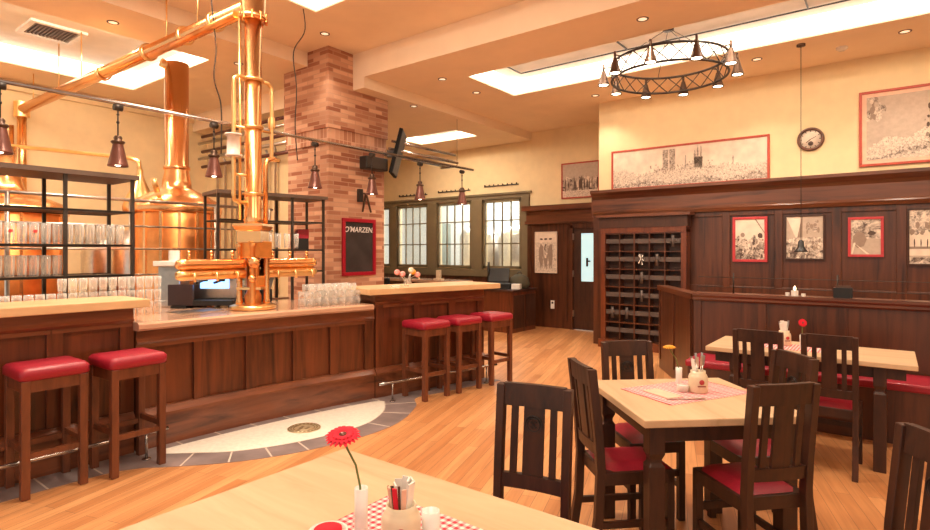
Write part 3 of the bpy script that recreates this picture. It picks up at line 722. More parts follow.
# wine / letter rack cabinet
t = thing('shelf_rack', 'tall dark wooden cabinet of thirty small open compartments by the pilaster', 'cabinet', (-3.6, 8.43, 0))
W_, z0, z1 = 1.29, .12, 1.75
MB().box(0, .075, -.18, 0, 0, 1.80).build('side_panel', M['woodbar'], t); MB().box(W_-.075, W_, -.18, 0, 0, 1.80).build('side_panel', M['woodbar'], t)
MB().box(.075, W_-.075, -.02, 0, .02, 1.80).build('back_panel', M['chair'], t)
MB().box(.0, W_, -.19, 0, 1.76, 1.84).build('rail', M['woodbar'], t)
MB().box(-.02, W_+.02, -.20, 0, 1.84, 2.0).build('frieze', M['chair'], t)
MB().box(-.05, W_+.07, -.25, 0, 2.0, 2.04).build('cap', M['woodh'], t)
MB().box(-.02, W_+.02, -.24, 0, 0, .12).build('plinth', M['woodbar'], t)
gx = [.075+(W_-.15)*i/5 for i in range(6)]; gz = [z0+(z1-z0)*i/6 for i in range(7)]
for x in gx[1:-1]: MB().box(x-.008, x+.008, -.18, -.02, z0, z1+.02).build('divider', M['wood'], t)
for z in gz: MB().box(.075, W_-.075, -.178, -.02, z-.008, z+.008).build('shelf', M['wood'], t)
for i in range(5):
    for j in range(6):
        z = (gz[j]+gz[j+1])/2+.02; o = MB().box(gx[i]+.008, gx[i+1]-.008, -.165, -.15, z-.034, z+.034)
        o.build('compartment_bar', plain('dull_brown_slat', (.085, .06, .052), .6) if i == j == 0 else bpy.data.materials['dull_brown_slat'], t)
for i, j in ((4, 5), (2, 4), (3, 4), (2, 3), (2, 2), (0, 1), (1, 1)):
    x = (gx[i]+gx[i+1])/2; z = (gz[j]+gz[j+1])/2
    o = MB(); o.tube([(x, -.172, z-.07), (x, -.172, z+.10)], .022, 8); o.bar((x-.05, -.172, z+.03), (x+.05, -.172, z+.03), .02, .03)
    tag(o.build('stopper_figure', bpy.data.materials['dull_brown_slat']), 'small brown cross shaped holder in a compartment of the dark cabinet', 'holder', 'cross shaped holders in the cabinet').location = (-3.6, 8.43, 0)
o = MB().bar((.60, -.185, 1.30), (.67, -.185, 1.42), .012, .01).bar((.60, -.185, 1.42), (.68, -.185, 1.34), .012, .01).bar((.62, -.185, 1.44), (.66, -.185, 1.28), .012, .01)
tag(o.build('key_tag', M['white']), 'small white star shaped tag hanging in the centre of the dark cabinet', 'tag').location = (-3.6, 8.43, 0)

# ------------------------------------------------------------------ pictures
def picture(lab, x0, x1, z0, z1, y, frame, fw, draw, mat=None, mw=0, cat='picture'):
    t = thing('framed_picture', lab, cat, ((x0+x1)/2, y, (z0+z1)/2)); a, b = (x1-x0)/2, (z1-z0)/2
    MB().box(-a, a, -.03, 0, b-fw, b).box(-a, a, -.03, 0, -b, -b+fw).box(-a, -a+fw, -.03, 0, -b+fw, b-fw).box(a-fw, a, -.03, 0, -b+fw, b-fw).build('frame', frame, t, .003)
    ia, ib = a-fw, b-fw
    if mat is not None:
        MB().box(-ia, ia, -.014, 0, -ib, ib).build('mat_board', mat, t); ia -= mw; ib -= mw
    MB().box(-ia, ia, -.018, 0, -ib, ib).build('print', M['paper'], t)
    m = MB(); draw(m, ia, ib); m.build('drawing', [M['ink'], M['ink2'], M['ink3'], M['paper'], M['engrave'], M['engrave2'], M['photo']], t)
    return t
YD = -.0195
def q(m, mi, x0, x1, z0, z1, ia, ib, sk=0):
    x0, x1 = max(-ia, min(ia, x0)), max(-ia, min(ia, x1)); z0, z1 = max(-ib, min(ib, z0)), max(-ib, min(ib, z1))
    if x1-x0 < .001 or z1-z0 < .001: return
    m.m = mi; y = YD-.0002*random.random()*3
    c = [(x0, z0), (x1, z0), (x1, z1), (x0, z1)]
    cx, cz = (x0+x1)/2, (z0+z1)/2; n = 7
    P = []
    for k in range(n):
        a = 2*PI*k/n+sk; r = random.uniform(.8, 1.15)
        P.append((max(-ia, min(ia, cx+(x1-x0)/2*r*math.cos(a)*1.1)), y, max(-ib, min(ib, cz+(z1-z0)/2*r*math.sin(a)*1.1))))
    m.add(P, [tuple(range(n))])
def crowd(m, ia, ib, x0, x1, z0, z1, n, s, tones=(0, 1, 2)):
    for _ in range(n):
        x = random.uniform(x0, x1); z = random.uniform(z0, z1); w = s*random.uniform(.4, 1.2); h = s*random.uniform(.6, 2)
        q(m, random.choice(tones), x-w, x+w, z-h, z+h, ia, ib)
def full(m, mi, ia, ib, z0=-1, z1=1, x0=-1, x1=1, d=.0001):
    m.m = mi; y = YD+.001-d; m.add([(ia*x0, y, ib*z0), (ia*x1, y, ib*z0), (ia*x1, y, ib*z1), (ia*x0, y, ib*z1)], [(0, 1, 2, 3)])
def ridge(m, mi, ia, ib, f, n=90, d=.0003, jag=.06):
    m.m = mi; y = YD+.001-d
    for k in range(n):
        x0, x1 = -ia+2*ia*k/n, -ia+2*ia*(k+1)/n; t = f((x0+x1)/2/ia)+random.uniform(-jag, jag); t = max(-.98, min(.98, t))
        m.add([(x0, y, -ib), (x1, y, -ib), (x1, y, ib*t), (x0, y, ib*t)], [(0, 1, 2, 3)])
def skyline(m, ia, ib):
    ridge(m, 4, ia, ib, lambda u: -.12+.14*math.sin(u*5+1)+.10*math.sin(u*13), 150, .0003, .10)
    ridge(m, 5, ia, ib, lambda u: -.75+.10*math.sin(u*9), 100, .0005, .08)
    m.m = 5
    for x, w, h in ((-.27, .085, .88), (-.17, .085, .88), (.02, .018, .5), (.15, .03, .7), (.19, .025, .92), (.235, .025, .92), (.20, .12, .35), (.66, .02, .25)):
        y = YD; z1 = ib*h; wt = w/2 if w > .05 else w*.12
        m.add([(x-w/2, y, -ib*.2), (x+w/2, y, -ib*.2), (x+w/2, y, z1*.75), (x+wt, y, z1), (x-wt, y, z1), (x-w/2, y, z1*.75)], [(0, 1, 2, 3, 4, 5)])
    crowd(m, ia, ib, -ia*.98, ia*.98, -ib*.95, -ib*.2, 60, .008, (1, 2)); crowd(m, ia, ib, -.5, .4, -ib*.3, ib*.15, 60, .01, (1, 1, 2))
def battle(m, ia, ib):
    m.m = 2; m.add([(-ia, YD+.0009, ib), (ia, YD+.0009, ib), (ia, YD+.0009, ib*.2), (0, YD+.0009, ib*.15), (-ia, YD+.0009, -ib*.1)], [(0, 1, 2, 3, 4)])
    full(m, 2, ia, ib, -1, 1, -1, 1, .0002)
    ridge(m, 4, ia, ib, lambda u: -.15+.45*u+.1*math.sin(u*7), 70, .0003, .05)
    ridge(m, 5, ia, ib, lambda u: -.55+.45*u, 70, .0004, .10)
    ridge(m, 4, ia, ib, lambda u: -.80+.25*u, 50, .0005, .05)
    crowd(m, ia, ib, -ia, -ia*.7, ib*.3, ib, 20, .03, (1, 4, 5)); crowd(m, ia, ib, ia*.05, ia*.2, 0, ib*.7, 20, .02, (0, 1)); crowd(m, ia, ib, ia*.35, ia, ib*.6, ib, 20, .025, (5, 1)); crowd(m, ia, ib, ia*.0, ia, -ib*.5, ib*.2, 50, .018, (0, 1, 5))
def group_a(m, ia, ib):
    ridge(m, 6, ia, ib, lambda u: .05+.1*math.sin(u*6), 24, .0003, .08)
    crowd(m, ia, ib, -ia, ia, -ib, ib*.0, 45, .014, (0, 1, 3, 2)); q(m, 1, -.12, -.06, ib*.1, ib*.35, ia, ib); q(m, 0, .1, .16, ib*.05, ib*.3, ia, ib)
    m.m = 1; m.add([(.06, YD-.002, ib), (.08, YD-.002, ib), (ia, YD-.002, ib*.35), (ia, YD-.002, ib*.28)], [(0, 1, 2, 3)])
def plaza(m, ia, ib):
    full(m, 6, ia, ib, -1, .0); full(m, 2, ia, ib, 0, 1, -.15, 1)
    m.m = 2; m.add([(-ia, YD, ib), (-.1, YD, 0), (-ia, YD, -ib*.1)], [(0, 1, 2)]); m.m = 1; m.add([(-.03, YD, ib), (-.02, YD, ib), (-.02, YD, 0), (-.08, YD, 0)], [(0, 1, 2, 3)])
    crowd(m, ia, ib, .02, .16, ib*.25, ib*.75, 20, .018, (1, 6)); crowd(m, ia, ib, -ia, ia, -ib, -ib*.1, 30, .016, (1, 2, 3, 3))
def wheel(m, ia, ib):
    full(m, 6, ia, ib, -.1, 1); full(m, 2, ia, ib, -1, -.1)
    q(m, 1, -.13, 0, -.12, .06, ia, ib); q(m, 0, .02, .10, ib*.1, ib*.35, ia, ib); m.m = 3
    m.add([(-.12, YD-.002, -.07), (-.11, YD-.002, -.08), (.04, YD-.002, -ib*.98), (.01, YD-.002, -ib*.98)], [(0, 1, 2, 3)]); m.add([(-.12, YD-.002, -.07), (-.10, YD-.002, -.07), (-.13, YD-.002, -ib*.98), (-.15, YD-.002, -ib*.98)], [(0, 1, 2, 3)])
def tree_street(m, ia, ib):
    full(m, 6, ia, ib, .25, 1); crowd(m, ia, ib, -ia, ia, ib*.15, ib*.5, 40, .025, (1, 6)); full(m, 1, ia, ib, -.45, -.36); full(m, 2, ia, ib, -.75, -.70); full(m, 6, ia, ib, -1, -.76)
    for k in range(6): x = -ia+.06*k+.04; q(m, 0, x, x+.012, -ib*.4, -.02, ia, ib)
def old_crowd(m, ia, ib):
    full(m, 2, ia, ib, -1, 1); ridge(m, 6, ia, ib, lambda u: .15+.1*math.sin(u*7), 30, .0003, .12); full(m, 4, ia, ib, -1, -.6, -1, 1, .0006)
    for _ in range(18): x = random.uniform(-ia, ia); q(m, random.choice((0, 1)), x-.014, x+.014, -ib*.6, random.uniform(-.04, .08), ia, ib)
def figures(m, ia, ib):
    full(m, 4, ia, ib, -1, .5, -1, 1, .0001)
    for x in (-.10, .0, .10):
        q(m, 1, x-.05, x+.05, -ib*.65, ib*.45, ia, ib); q(m, 6, x-.045, x+.045, -ib*.3, ib*.4, ia, ib); q(m, 3, x-.02, x+.02, ib*.45, ib*.62, ia, ib); q(m, 0, x-.035, x+.035, ib*.62, ib*.72, ia, ib)
        for s_ in (-1, 1): q(m, 1, x+s_*.018-.012, x+s_*.018+.012, -ib*.85, -ib*.3, ia, ib)
    crowd(m, ia, ib, -ia, ia, -ib*.6, ib*.3, 20, .012, (1, 2, 3))
YW = 8.5
picture('wide panorama print of a city skyline with towers in a rust red frame', -3.52, -1.29, 2.44, 3.06, YW, M['orangeframe'], .03, skyline)
picture('large framed landscape print with a crowd, right end of the cream wall', -.306, .95, 2.52, 3.44, YW, M['orangeframe'], .03, battle, M['pinkmat'], .045)
YP = 8.455
picture('red framed old photograph of a crowd, nearest the dark cabinet', -1.74, -1.31, 1.335, 1.95, YP, M['redframe'], .035, group_a)
picture('black framed old photograph of a square, behind the hanging pendant', -1.107, -.66, 1.366, 1.95, YP, M['chair'], .02, plaza)
picture('small red framed old photograph of a wheel, third on the panelling', -.418, -.06, 1.41, 1.90, YP, M['redframe'], .03, wheel)
picture('black framed street photograph cut by the right edge of the photo', .16, .66, 1.31, 1.985, YP, M['chair'], .022, tree_street)
picture('red framed crowd print high on the far wall beside the corner', -5.05, -4.27, 2.49, 3.17, 9.75, M['orangeframe'], .025, old_crowd)
picture('unframed pale poster of three standing figures left of the dark door', -5.595, -5.11, 1.06, 1.865, 9.68, M['paper'], .015, figures)
# clock
t = thing('wall_clock', 'round dark rimmed clock on the cream wall above the panelling', 'clock', (-.82, 8.5, 2.93))
MB().tube([(.135*math.cos(2*PI*k/40), -.02, .135*math.sin(2*PI*k/40)) for k in range(40)], .018, 8, True).build('rim', M['woodh'], t)
MB().lathe([(0, 0), (.13, 0), (.13, .015), (0, .015)], (0, 0, 0), 40, (0, -1, 0)).build('dial', M['paper'], t)
for k in range(12): a = k*PI/6; MB().bar((.095*math.cos(a), -.017, .095*math.sin(a)), (.115*math.cos(a), -.017, .115*math.sin(a)), .01, .003, (0, 1, 0)).build('hour_mark', M['ink'], t)
mh = MB().bar((0, -.018, 0), (-.05, -.018, -.04), .01, .003, (0, 1, 0)).bar((0, -.019, 0), (.06, -.019, .03), .007, .003, (0, 1, 0)); mh.lathe([(0, 0), (.03, 0), (.03, .002), (0, .002)], (0, -.016, -.055), 14, (0, -1, 0))
mh.build('clock_hand', M['ink'], t)
# chalkboard
t = thing('chalkboard', 'red framed chalkboard with white chalk writing on the brick pillar', 'chalkboard', (-6.0, 5.41, 1.54))
a, b, fw = .31, .40, .05
MB().box(0, .03, -a, a, b-fw, b).box(0, .03, -a, a, -b, -b+fw).box(0, .03, -a, -a+fw, -b+fw, b-fw).box(0, .03, a-fw, a, -b+fw, b-fw).build('frame', plain('bright_red_paint', lin('A3122A'), .35), t, .003)
MB().box(0, .012, -a+fw, a-fw, -b+fw, b-fw).build('board', M['board'], t)
def text_mesh(s, size, mat, parent, loc, rot, ext=.001, shear=0):
    cu = bpy.data.curves.new('lettering', 'FONT'); cu.body = s; cu.size = size; cu.extrude = ext; cu.shear = shear; cu.align_x = 'CENTER'; cu.offset = size*.012
    o = bpy.data.objects.new('tmp', cu); C.objects.link(o); bpy.context.view_layer.update()
    me = bpy.data.meshes.new_from_object(o.evaluated_get(bpy.context.evaluated_depsgraph_get())); bpy.data.objects.remove(o)
    me.materials.clear(); me.materials.append(mat)
    r = bpy.data.objects.new('lettering', me); C.objects.link(r); r.parent = parent; r.location = loc; r.rotation_euler = rot
    return r
text_mesh("O'MARZEN!", .105, M['chalk'], t, (.014, 0, .21), (PI/2, 0, PI/2), shear=.2)

# ------------------------------------------------------------------ lamps
def shade_mesh(m, r0, r1, h, z):
    m.lathe([(r0, z+h), (r0*1.08, z+h-.01), (r0*1.08+(r1-r0*1.08)*.55, z+h*.42), (r1*.97, z+.014), (r1, z+.01), (r1, z), (r1*.95, z), (r0*1.0+(r1-r0)*.5, z+h*.42), (r0*.8, z+h-.012)], n=20)
t0 = None
ylab = [(1.07, 'brown conical pendant lamp at the left edge of the photo under the rail'), (1.767, 'brown conical pendant lamp in front of the cream wall above the glass rack'), (2.514, 'brown conical pendant lamp just left of the copper tower'), (3.569, 'brown conical pendant lamp hanging before the left face of the brick pillar'), (4.346, 'brown conical pendant lamp before the right edge of the brick pillar'), (5.146, 'brown conical pendant lamp right of the pillar before the cream wall'), (5.993, 'brown conical pendant lamp at the far right end of the rail')]
for y, lab in ylab:
    if t0 is None:
        t0 = t = thing('pendant_lamp', lab, 'pendant lamp', (-4.75, y*1.0326, 2.131), 0, 'pendant lamps on the rail over the bar')
        m = MB(); shade_mesh(m, .034, .072, .175, 0); m.build('lamp_shade', M['lampred'], t)
        MB().lathe([(.022, .235), (.03, .22), (.026, .20), (.045, .195), (.05, .185), (.036, .17), (.02, .165)], n=16).build('collar', M['bronze'], t)
        MB().tube([(0, 0, .22), (0, 0, .455)], .006, 8).ball((0, 0, .34), .012).ball((0, 0, .40), .01).build('rod', M['iron'], t)
        MB().tube([(0, -.03, .455), (0, .03, .455)], .026, 10).build('clamp', M['iron'], t)
        MB().ball((0, 0, .03), .03).build('bulb', M['bulb'], t)
    else: dup(t0, (-4.75, y*1.0326, 2.131), None, lab)
t = thing('lamp_rail', 'long thin steel rail above the bar that carries the pendant lamps', 'rail', (-4.75, 0, 2.613))
MB().tube([(0, .1, 0), (0, 6.45, .03)], .016, 12).build('tube', M['rail'], t)
MB().tube([(0, 1.0, 0), (0, 1.0, 1.605)], .004, 6).build('hanger', M['rail'], t)

# chandelier
CX_, CY_, CZ_ = -2.06, 6.64, 3.50
t = thing('chandelier', 'large round iron lattice chandelier with ten conical lamps', 'chandelier', (CX_, CY_, CZ_))
R = .64; zu, zl = .19, .0
MB().tube([(R*math.cos(2*PI*k/48), R*math.sin(2*PI*k/48), zu) for k in range(48)], .014, 8, True).build('upper_ring', M['iron'], t)
MB().tube([(R*math.cos(2*PI*k/48), R*math.sin(2*PI*k/48), zl) for k in range(48)], .014, 8, True).build('lower_ring', M['iron'], t)
lt = MB()
for k in range(20):
    for s_ in (0, 1):
        a0 = 2*PI*(k+s_)/20; a1 = 2*PI*(k+1-s_)/20
        lt.tube([(R*math.cos(a0+(a1-a0)*i/4), R*math.sin(a0+(a1-a0)*i/4), zl+(zu-zl)*i/4) for i in range(5)], .006, 6)
lt.build('lattice', M['iron'], t)
for k in range(4):
    a = 2*PI*k/4+.5; MB().tube([(R*math.cos(a), R*math.sin(a), zu), (0, 0, 4.08-CZ_)], .004, 6).build('suspension_wire', M['iron'], t)
MB().cyl((0, 0, 4.05-CZ_), .06, 0, .05).build('canopy', M['iron'], t)
for k in range(10):
    a = 2*PI*k/10+.37; x, y = .735*math.cos(a), .735*math.sin(a)
    m = MB(); shade_mesh(m, .022, .068, .17, -.03); m.tube([(0, 0, .13), (0, 0, .22)], .014, 8); m.bar((0, 0, .18), (-.10*math.cos(a), -.10*math.sin(a), .18), .012, .012)
    o = m.build('lamp_shade', M['bronze'], t); o.location = (x, y, 0)
    b = MB().cyl((0, 0, -.022), .052, 0, .006, 16).build('bulb', M['bulb'], o)
t = thing('pendant_lamp', 'single black bell lamp on a long wire before the panelling', 'pendant lamp', (-.82, 7.50, 1.47))
MB().lathe([(.012, .14), (.03, .12), (.034, .06), (.06, .02), (.075, 0), (.068, 0), (.03, .04), (.01, .1)], n=20).build('lamp_shade', M['black'], t)
MB().tube([(0, 0, .13), (0, 0, 2.40)], .0035, 6).build('cord', M['iron'], t)
MB().cyl((0, 0, 2.375), .045, 0, .025, 16).build('ceiling_rose', M['bronze'], t)

# downlights and detectors
dl = None
for (x, y, z), lab in (((-4.95, 6.0, ZM), 'round recessed downlight left of the cove recess, nearer one'), ((-4.96, 6.82, ZM), 'round recessed downlight left of the cove recess, farther one'), ((-2.03, 5.7, ZM), 'round recessed downlight above and left of the chandelier'), ((-3.6, 8.05, ZM), 'round recessed downlight before the cream wall, left end'), ((-1.32, 7.75, ZM), 'round recessed downlight behind the chandelier'), ((.13, 7.75, ZM), 'round recessed downlight above the large print'),
                     ((-5.67, 4.55, ZN), 'round recessed downlight between copper tower and brick pillar'), ((-7.05, 4.2, ZL), 'round recessed downlight left of the copper tower, nearer one'), ((-7.5, 4.75, ZL), 'round recessed downlight left of the copper tower, farther one'), ((-6.9, 2.6, ZL), 'round recessed downlight above the copper duct'), ((-5.85, 6.4, ZB), 'round recessed downlight just right of the brick pillar')):
    if dl is None:
        dl = thing('downlight', lab, 'ceiling light', (x, y, z), 0, 'recessed downlights')
        MB().lathe([(.045, -.004), (.06, -.006), (.062, 0), (.045, 0)], n=24).build('trim_ring', M['bronze'], dl)
        MB().cyl((0, 0, -.003), .045, 0, .003).build('lens', emit('downlight_lens', (1, .75, .5), .8), dl)
    else: dup(dl, (x, y, z), None, lab)
t = thing('smoke_detector', 'small round smoke detector near the right end of the ceiling', 'smoke detector', (.1, 7.5, ZM)); t.location = (-.45, 7.9, ZM)
MB().lathe([(.06, 0), (.06, -.02), (.035, -.04), (0, -.042)], n=20).build('housing', M['white'], t)

# ------------------------------------------------------------------ copper brewery
TX, TY = -4.58, 2.87
t = thing('tap_tower', 'tall copper and brass beer tap tower standing on the bar counter', 'tap tower', (TX, TY, .956))
MB().lathe([(0, 0), (.19, 0), (.20, .01), (.20, .035), (.17, .045), (.15, .05), (0, .05)], n=36).build('base', M['brass'], t)
for k in range(4):
    a = PI/4+k*PI/2; MB().lathe([(.028, .05), (.034, .07), (.026, .09), (.026, .55), (.034, .57), (.028, .59)], (.115*math.cos(a+.2), .115*math.sin(a+.2), 0), 16).build('column', M['copper2' if k % 2 else 'copper'], t)
MB().lathe([(.07, .05), (.075, .12), (.055, .16), (.06, .60)], n=24).build('core', M['copper2'], t)
MB().lathe([(.0, .18), (.155, .18), (.155, .20), (.0, .20)], n=4, smooth=False, ph=PI/4+.65).build('shelf_plate', M['brass'], t)
MB().lathe([(.0, .60), (.15, .60), (.15, .70), (.165, .71), (.19, .745), (.19, .765), (.12, .775), (0, .775)], n=4, smooth=False, ph=PI/4+.65).build('capital', M['copper'], t)
gc = plain('golden_casing', (.92, .42, .13), .42, 1); MB().box(-.10, .10, -.09, .13, .46, .61).build('casing', gc, t, .01); MB().box(-.08, .06, .01, .12, .20, .30).build('valve_casing', gc, t, .01)
MB().lathe([(0, 0), (.045, 0), (.05, .01), (.05, .02), (.035, .03), (0, .035)], (.11, -.06, .42), 20, (.8, -.6, 0)).build('gauge', M['copper'], t)
MB().ball((.13, -.09, .28), .035).tube([(.13, -.09, .29), (.10, -.06, .31)], .02, 8).build('valve', M['copper'], t)
MB().lathe([(.075, .77), (.085, .80), (.073, .83), (.073, 2.62), (.0, 2.62)], n=28).build('pipe', M['copper'], t)
MB().lathe([(.06, 2.60), (.125, 2.60), (.125, 2.64), (.105, 2.65), (.105, 3.26), (0, 3.26)], n=28).build('pipe', M['copper'], t)
for dx, s_ in ((-.06, .03), (.06, .03)): MB().tube([(dx*.61, dx*.79-.06, .80), (dx*.61, dx*.79-.06, 2.6)], .012, 8).build('thin_pipe', M['brass'], t)
for z in (1.02, 1.62, 2.05): MB().lathe([(.074, z), (.092, z+.005), (.092, z+.025), (.074, z+.03)], n=24).build('flange', M['brass'], t)
bolt = MB()
for k in range(10): bolt.cyl((.118*math.cos(k*PI/5), .118*math.sin(k*PI/5), 2.585), .012, 0, .07, 8)
bolt.build('bolt', M['copper2'], t)
# manifold
for s_ in (-1, 1):
    for z, rr, mt in ((.410, .046, 'copper'), (.322, .044, 'brass')):
        MB().lathe([(rr, .09), (rr, .60), (rr*1.05, .61), (rr*1.05, .64), (rr*.75, .68), (0, .69)], (0, 0, z), 20, (0, s_, 0)).build('manifold_pipe', M[mt], t)
    for k in range(3):
        y = s_*(.2+k*.19)
        MB().tube([(0, y, .46), (0, y, .50)], .012, 8).ball((0, y, .51), .017).build('stud', M['copper'], t)
        MB().tube([(.03, y, .335), (.09, y, .335), (.10, y, .27)], .011, 8).build('tap_spout', M['brass'], t)
# loops
lp = lambda s_, z1, z0, r: [(0, s_*.05, z1), (0, s_*.09, z1+.02), (0, s_*.15, z1+.02), (0, s_*.185, z1-.01), (0, s_*.19, z1-.05), (0, s_*.19, z0)]
MB().tube(lp(-1, 2.05, 1.02, 0)+[(0, -.18, .97), (0, -.14, .955), (0, -.05, .955)], .018, 10).build('pipe_loop', M['brass'], t)
MB().tube(lp(1, 2.05, 1.40, 0)+[(0, .20, 1.37), (.02, .26, 1.37)], .018, 10).build('pipe_loop', M['brass'], t)
MB().tube([(0, .27, 1.37), (0, .20, 1.38), (0, .14, 1.36), (0, .125, 1.30), (0, .125, .77)], .022, 10).build('pipe_loop', M['copper'], t)
MB().tube([(0, -.17, 1.62), (0, .19, 1.62)], .012, 8).build('cross_pipe', M['brass'], t); MB().tube([(0, -.17, 1.2), (0, .06, 1.2)], .012, 8).build('cross_pipe', M['brass'], t)
MB().lathe([(.0, 1.35), (.07, 1.35), (.07, 1.365), (.055, 1.37), (.055, 1.53), (.07, 1.535), (.07, 1.55), (0, 1.55)], (0, -.19, 0), 20).build('sight_glass', M['frostw'], t)
MB().lathe([(.03, 1.66), (.035, 1.70), (.03, 1.76)], (0, .19, 0), 12).build('valve', M['brass'], t)

t = thing('copper_duct', 'long polished copper duct rising from the left wall to the tap tower top', 'duct', (0, 0, 0))
MB().tube([(-4.68, 2.87, 3.70), (-10.25, 2.64, 3.58)], .07, 20).build('duct_pipe', M['copper'], t)
MB().tube([(-4.68, 2.76, 3.60), (-6.3, 2.74, 3.565)], .032, 14).build('duct_pipe', M['copper2'], t)
for x in (-5.2, -5.75, -6.5, -7.6): MB().lathe([(.076, 0), (.095, .003), (.095, .035), (.076, .038)], (x, 2.87+(x+4.68)*.0413, 3.70+(x+4.68)*.0215), 20, (1, .0413, .0215)).build('flange', M['brass'], t)
MB().tube([(-10.25, 2.64, 3.66), (-10.25, 2.64, 1.9)], .06, 14).tube([(-10.1, 2.48, 3.3), (-10.1, 2.48, 1.9)], .03, 10).build('duct_pipe', M['copper'], t)
MB().cyl((-10.25, 2.64, 3.47), .10, 0, .22, 20).build('duct_head', M['brass'], t)
for x, zt in ((-9.8, ZL), (-8.9, 4.27), (-8.2, 4.27), (-6.1, ZN), (-5.5, 4.41)): MB().tube([(x, 2.87+(x+4.68)*.0413, 3.6), (x, 2.87+(x+4.68)*.0413, zt)], .008, 6).build('hanger_rod', M['brass'], t)
t = thing('copper_branch_pipe', 'slim horizontal copper pipe crossing the cream wall above the left rack', 'pipe', (0, 0, 0))
MB().tube([(-9.95, 2.30, 1.95), (-9.95, 2.30, 2.93), (-9.85, 2.31, 2.96), (-7.45, 2.99, 2.63), (-7.32, 3.04, 2.58), (-7.3, 3.05, 2.42)], .027, 12).build('pipe', M['brass'], t)

def kettle(lab, x, y, r, zr, top, chim):
    t = thing('brew_kettle', lab, 'brew kettle', (x, y, 0))
    MB().lathe([(0, .3), (r*.96, .3), (r, .34), (r, zr-.12), (r*.985, zr-.11), (r*.985, zr-.09)], n=48).build('body', M['copper2'], t)
    MB().lathe([(r, zr-.10), (r*1.04, zr-.09), (r*1.05, zr-.06), (r*1.05, zr-.02), (r*1.01, zr)], n=48).build('rim', M['copper'], t)
    MB().lathe([(r*1.01, zr), (r*.93, zr+.05), (r*.75, zr+.10), (r*.5, zr+.16), (r*.34, zr+.20), (chim*1.2, zr+.27), (chim*1.05, zr+.36), (chim, zr+.42)], n=48).build('dome', M['copper'], t)
    MB().lathe([(chim, zr+.40), (chim*1.12, zr+.41), (chim*1.12, zr+.44), (chim, zr+.45), (chim, top), (0, top)], n=28).build('chimney', M['copper'], t)
    p = MB()
    for k in range(16): a = 2*PI*k/16; p.cbox((r+.004)*math.cos(a), (r+.004)*math.sin(a), (zr+.3)/2-.02, .008, .03, zr-.45, a)
    p.build('vertical_seam', M['copper'], t)
    MB().lathe([(r*.97, 0.001), (r*.97, .3)], n=40).build('base', M['steel'], t)
    return t
k1 = kettle('large round copper brew kettle with tall chimney beside the tap tower', -6.50, 3.11, .455, 2.0, 3.62, .125)
MB().tube([(0, 0, 3.55), (-.02, -.17, 3.60)], .05, 12).build('branch', M['brass'], k1)
MB().tube([(.20, -.30, 2.12), (.24, -.36, 2.25)], .03, 8).lathe([(0, 0), (.10, 0), (.10, .02), (0, .03)], (.2, -.28, 2.06), 20, (.3, -.4, 1)).build('manhole', M['brass'], k1)
kettle('copper brew kettle at the left edge behind the glass rack', -8.6, 2.05, .62, 2.02, 2.75, .15)
t = thing('copper_vessel', 'small pear shaped copper vessel at the end of the slim copper pipe', 'vessel', (-7.3, 3.05, 0))
MB().lathe([(.0, 1.92), (.18, 1.94), (.19, 2.02), (.16, 2.12), (.10, 2.24), (.05, 2.36), (.035, 2.42), (.035, 2.48)], n=24).build('body', M['brass'], t)
MB().tube([(0, 0, 0), (0, 0, 1.94)], .03, 10).build('stand', M['steel'], t)
# railing of the brewing platform
t = thing('platform_railing', 'steel railing of horizontal bars in front of the copper kettles', 'railing', (-5.82, 0, 0))
MB().tube([(0, .3, 1.97), (0, 3.9, 1.97)], .016, 10).build('rail', M['steel'], t)
for z in (1.72, 1.50, 1.25): MB().tube([(0, .3, z), (0, 3.9, z)], .010, 8).build('rail', M['steel'], t)
for y in (.5, 1.4, 2.35, 3.2, 3.85): MB().tube([(0, y, 0), (0, y, 1.97)], .018, 10).build('post', M['steel'], t)
# steel tanks seen through the rack
for x, y, lab in ((-8.3, 3.5, 'steel tank seen through the left rack, nearer the copper kettle'), (-9.3, 3.5, 'steel tank seen through the left rack, farther left')):
    t = thing('storage_tank', lab, 'tank', (x, y, 0)); MB().lathe([(0, .1), (.4, .12), (.4, 1.6), (.3, 1.75), (0, 1.8)], n=28).build('body', M['steel'], t)
    MB().cyl((0, 0, 0), .3, 0, .12).build('base', M['steel'], t)
# pipe forest on far left wall
t = thing('mounted_pipes', 'bundle of slim vertical steel pipes on the cream wall left of the pillar', 'pipes', (0, 5.48, 0))
for k in range(9):
    x = -9.9+.22*k+(.05 if k % 3 else 0); MB().tube([(x, 0, .4), (x, 0, 3.05+.05*(k % 3)), (x+.02, -.05, 3.12+.05*(k % 3))], .022, 8).build('pipe', M['steel'], t)
t = thing('mounted_pipes', 'horizontal steel and copper pipes under the ceiling left of the pillar', 'pipes', (0, 5.35, 0))
for k in range(5): MB().tube([(-10.2, -.06*(k % 2), 3.05+.14*k), (-6.95, -.06*(k % 2), 3.05+.14*k)], .03, 8).build('pipe', M['steel'] if k % 2 else M['lampred'], t)
t = thing('mounted_pipes', 'horizontal steel pipe run right of the brick pillar behind the screen', 'pipes', (-5.85, 0, 0))
for k, (dx, z) in enumerate(((0, 2.98), (-.12, 3.02), (-.24, 2.94), (-.05, 3.12))): MB().tube([(dx, 5.98, z), (dx, 7.5, z)], .02, 8).build('pipe', M['rail'], t)
for y in (7.42,): MB().bar((-.3, y, 2.91), (.05, y, 2.91), .03, .03).tube([(.05, y, 2.91), (.05, y, ZB-.02)], .004, 6).build('bracket', M['rail'], t)

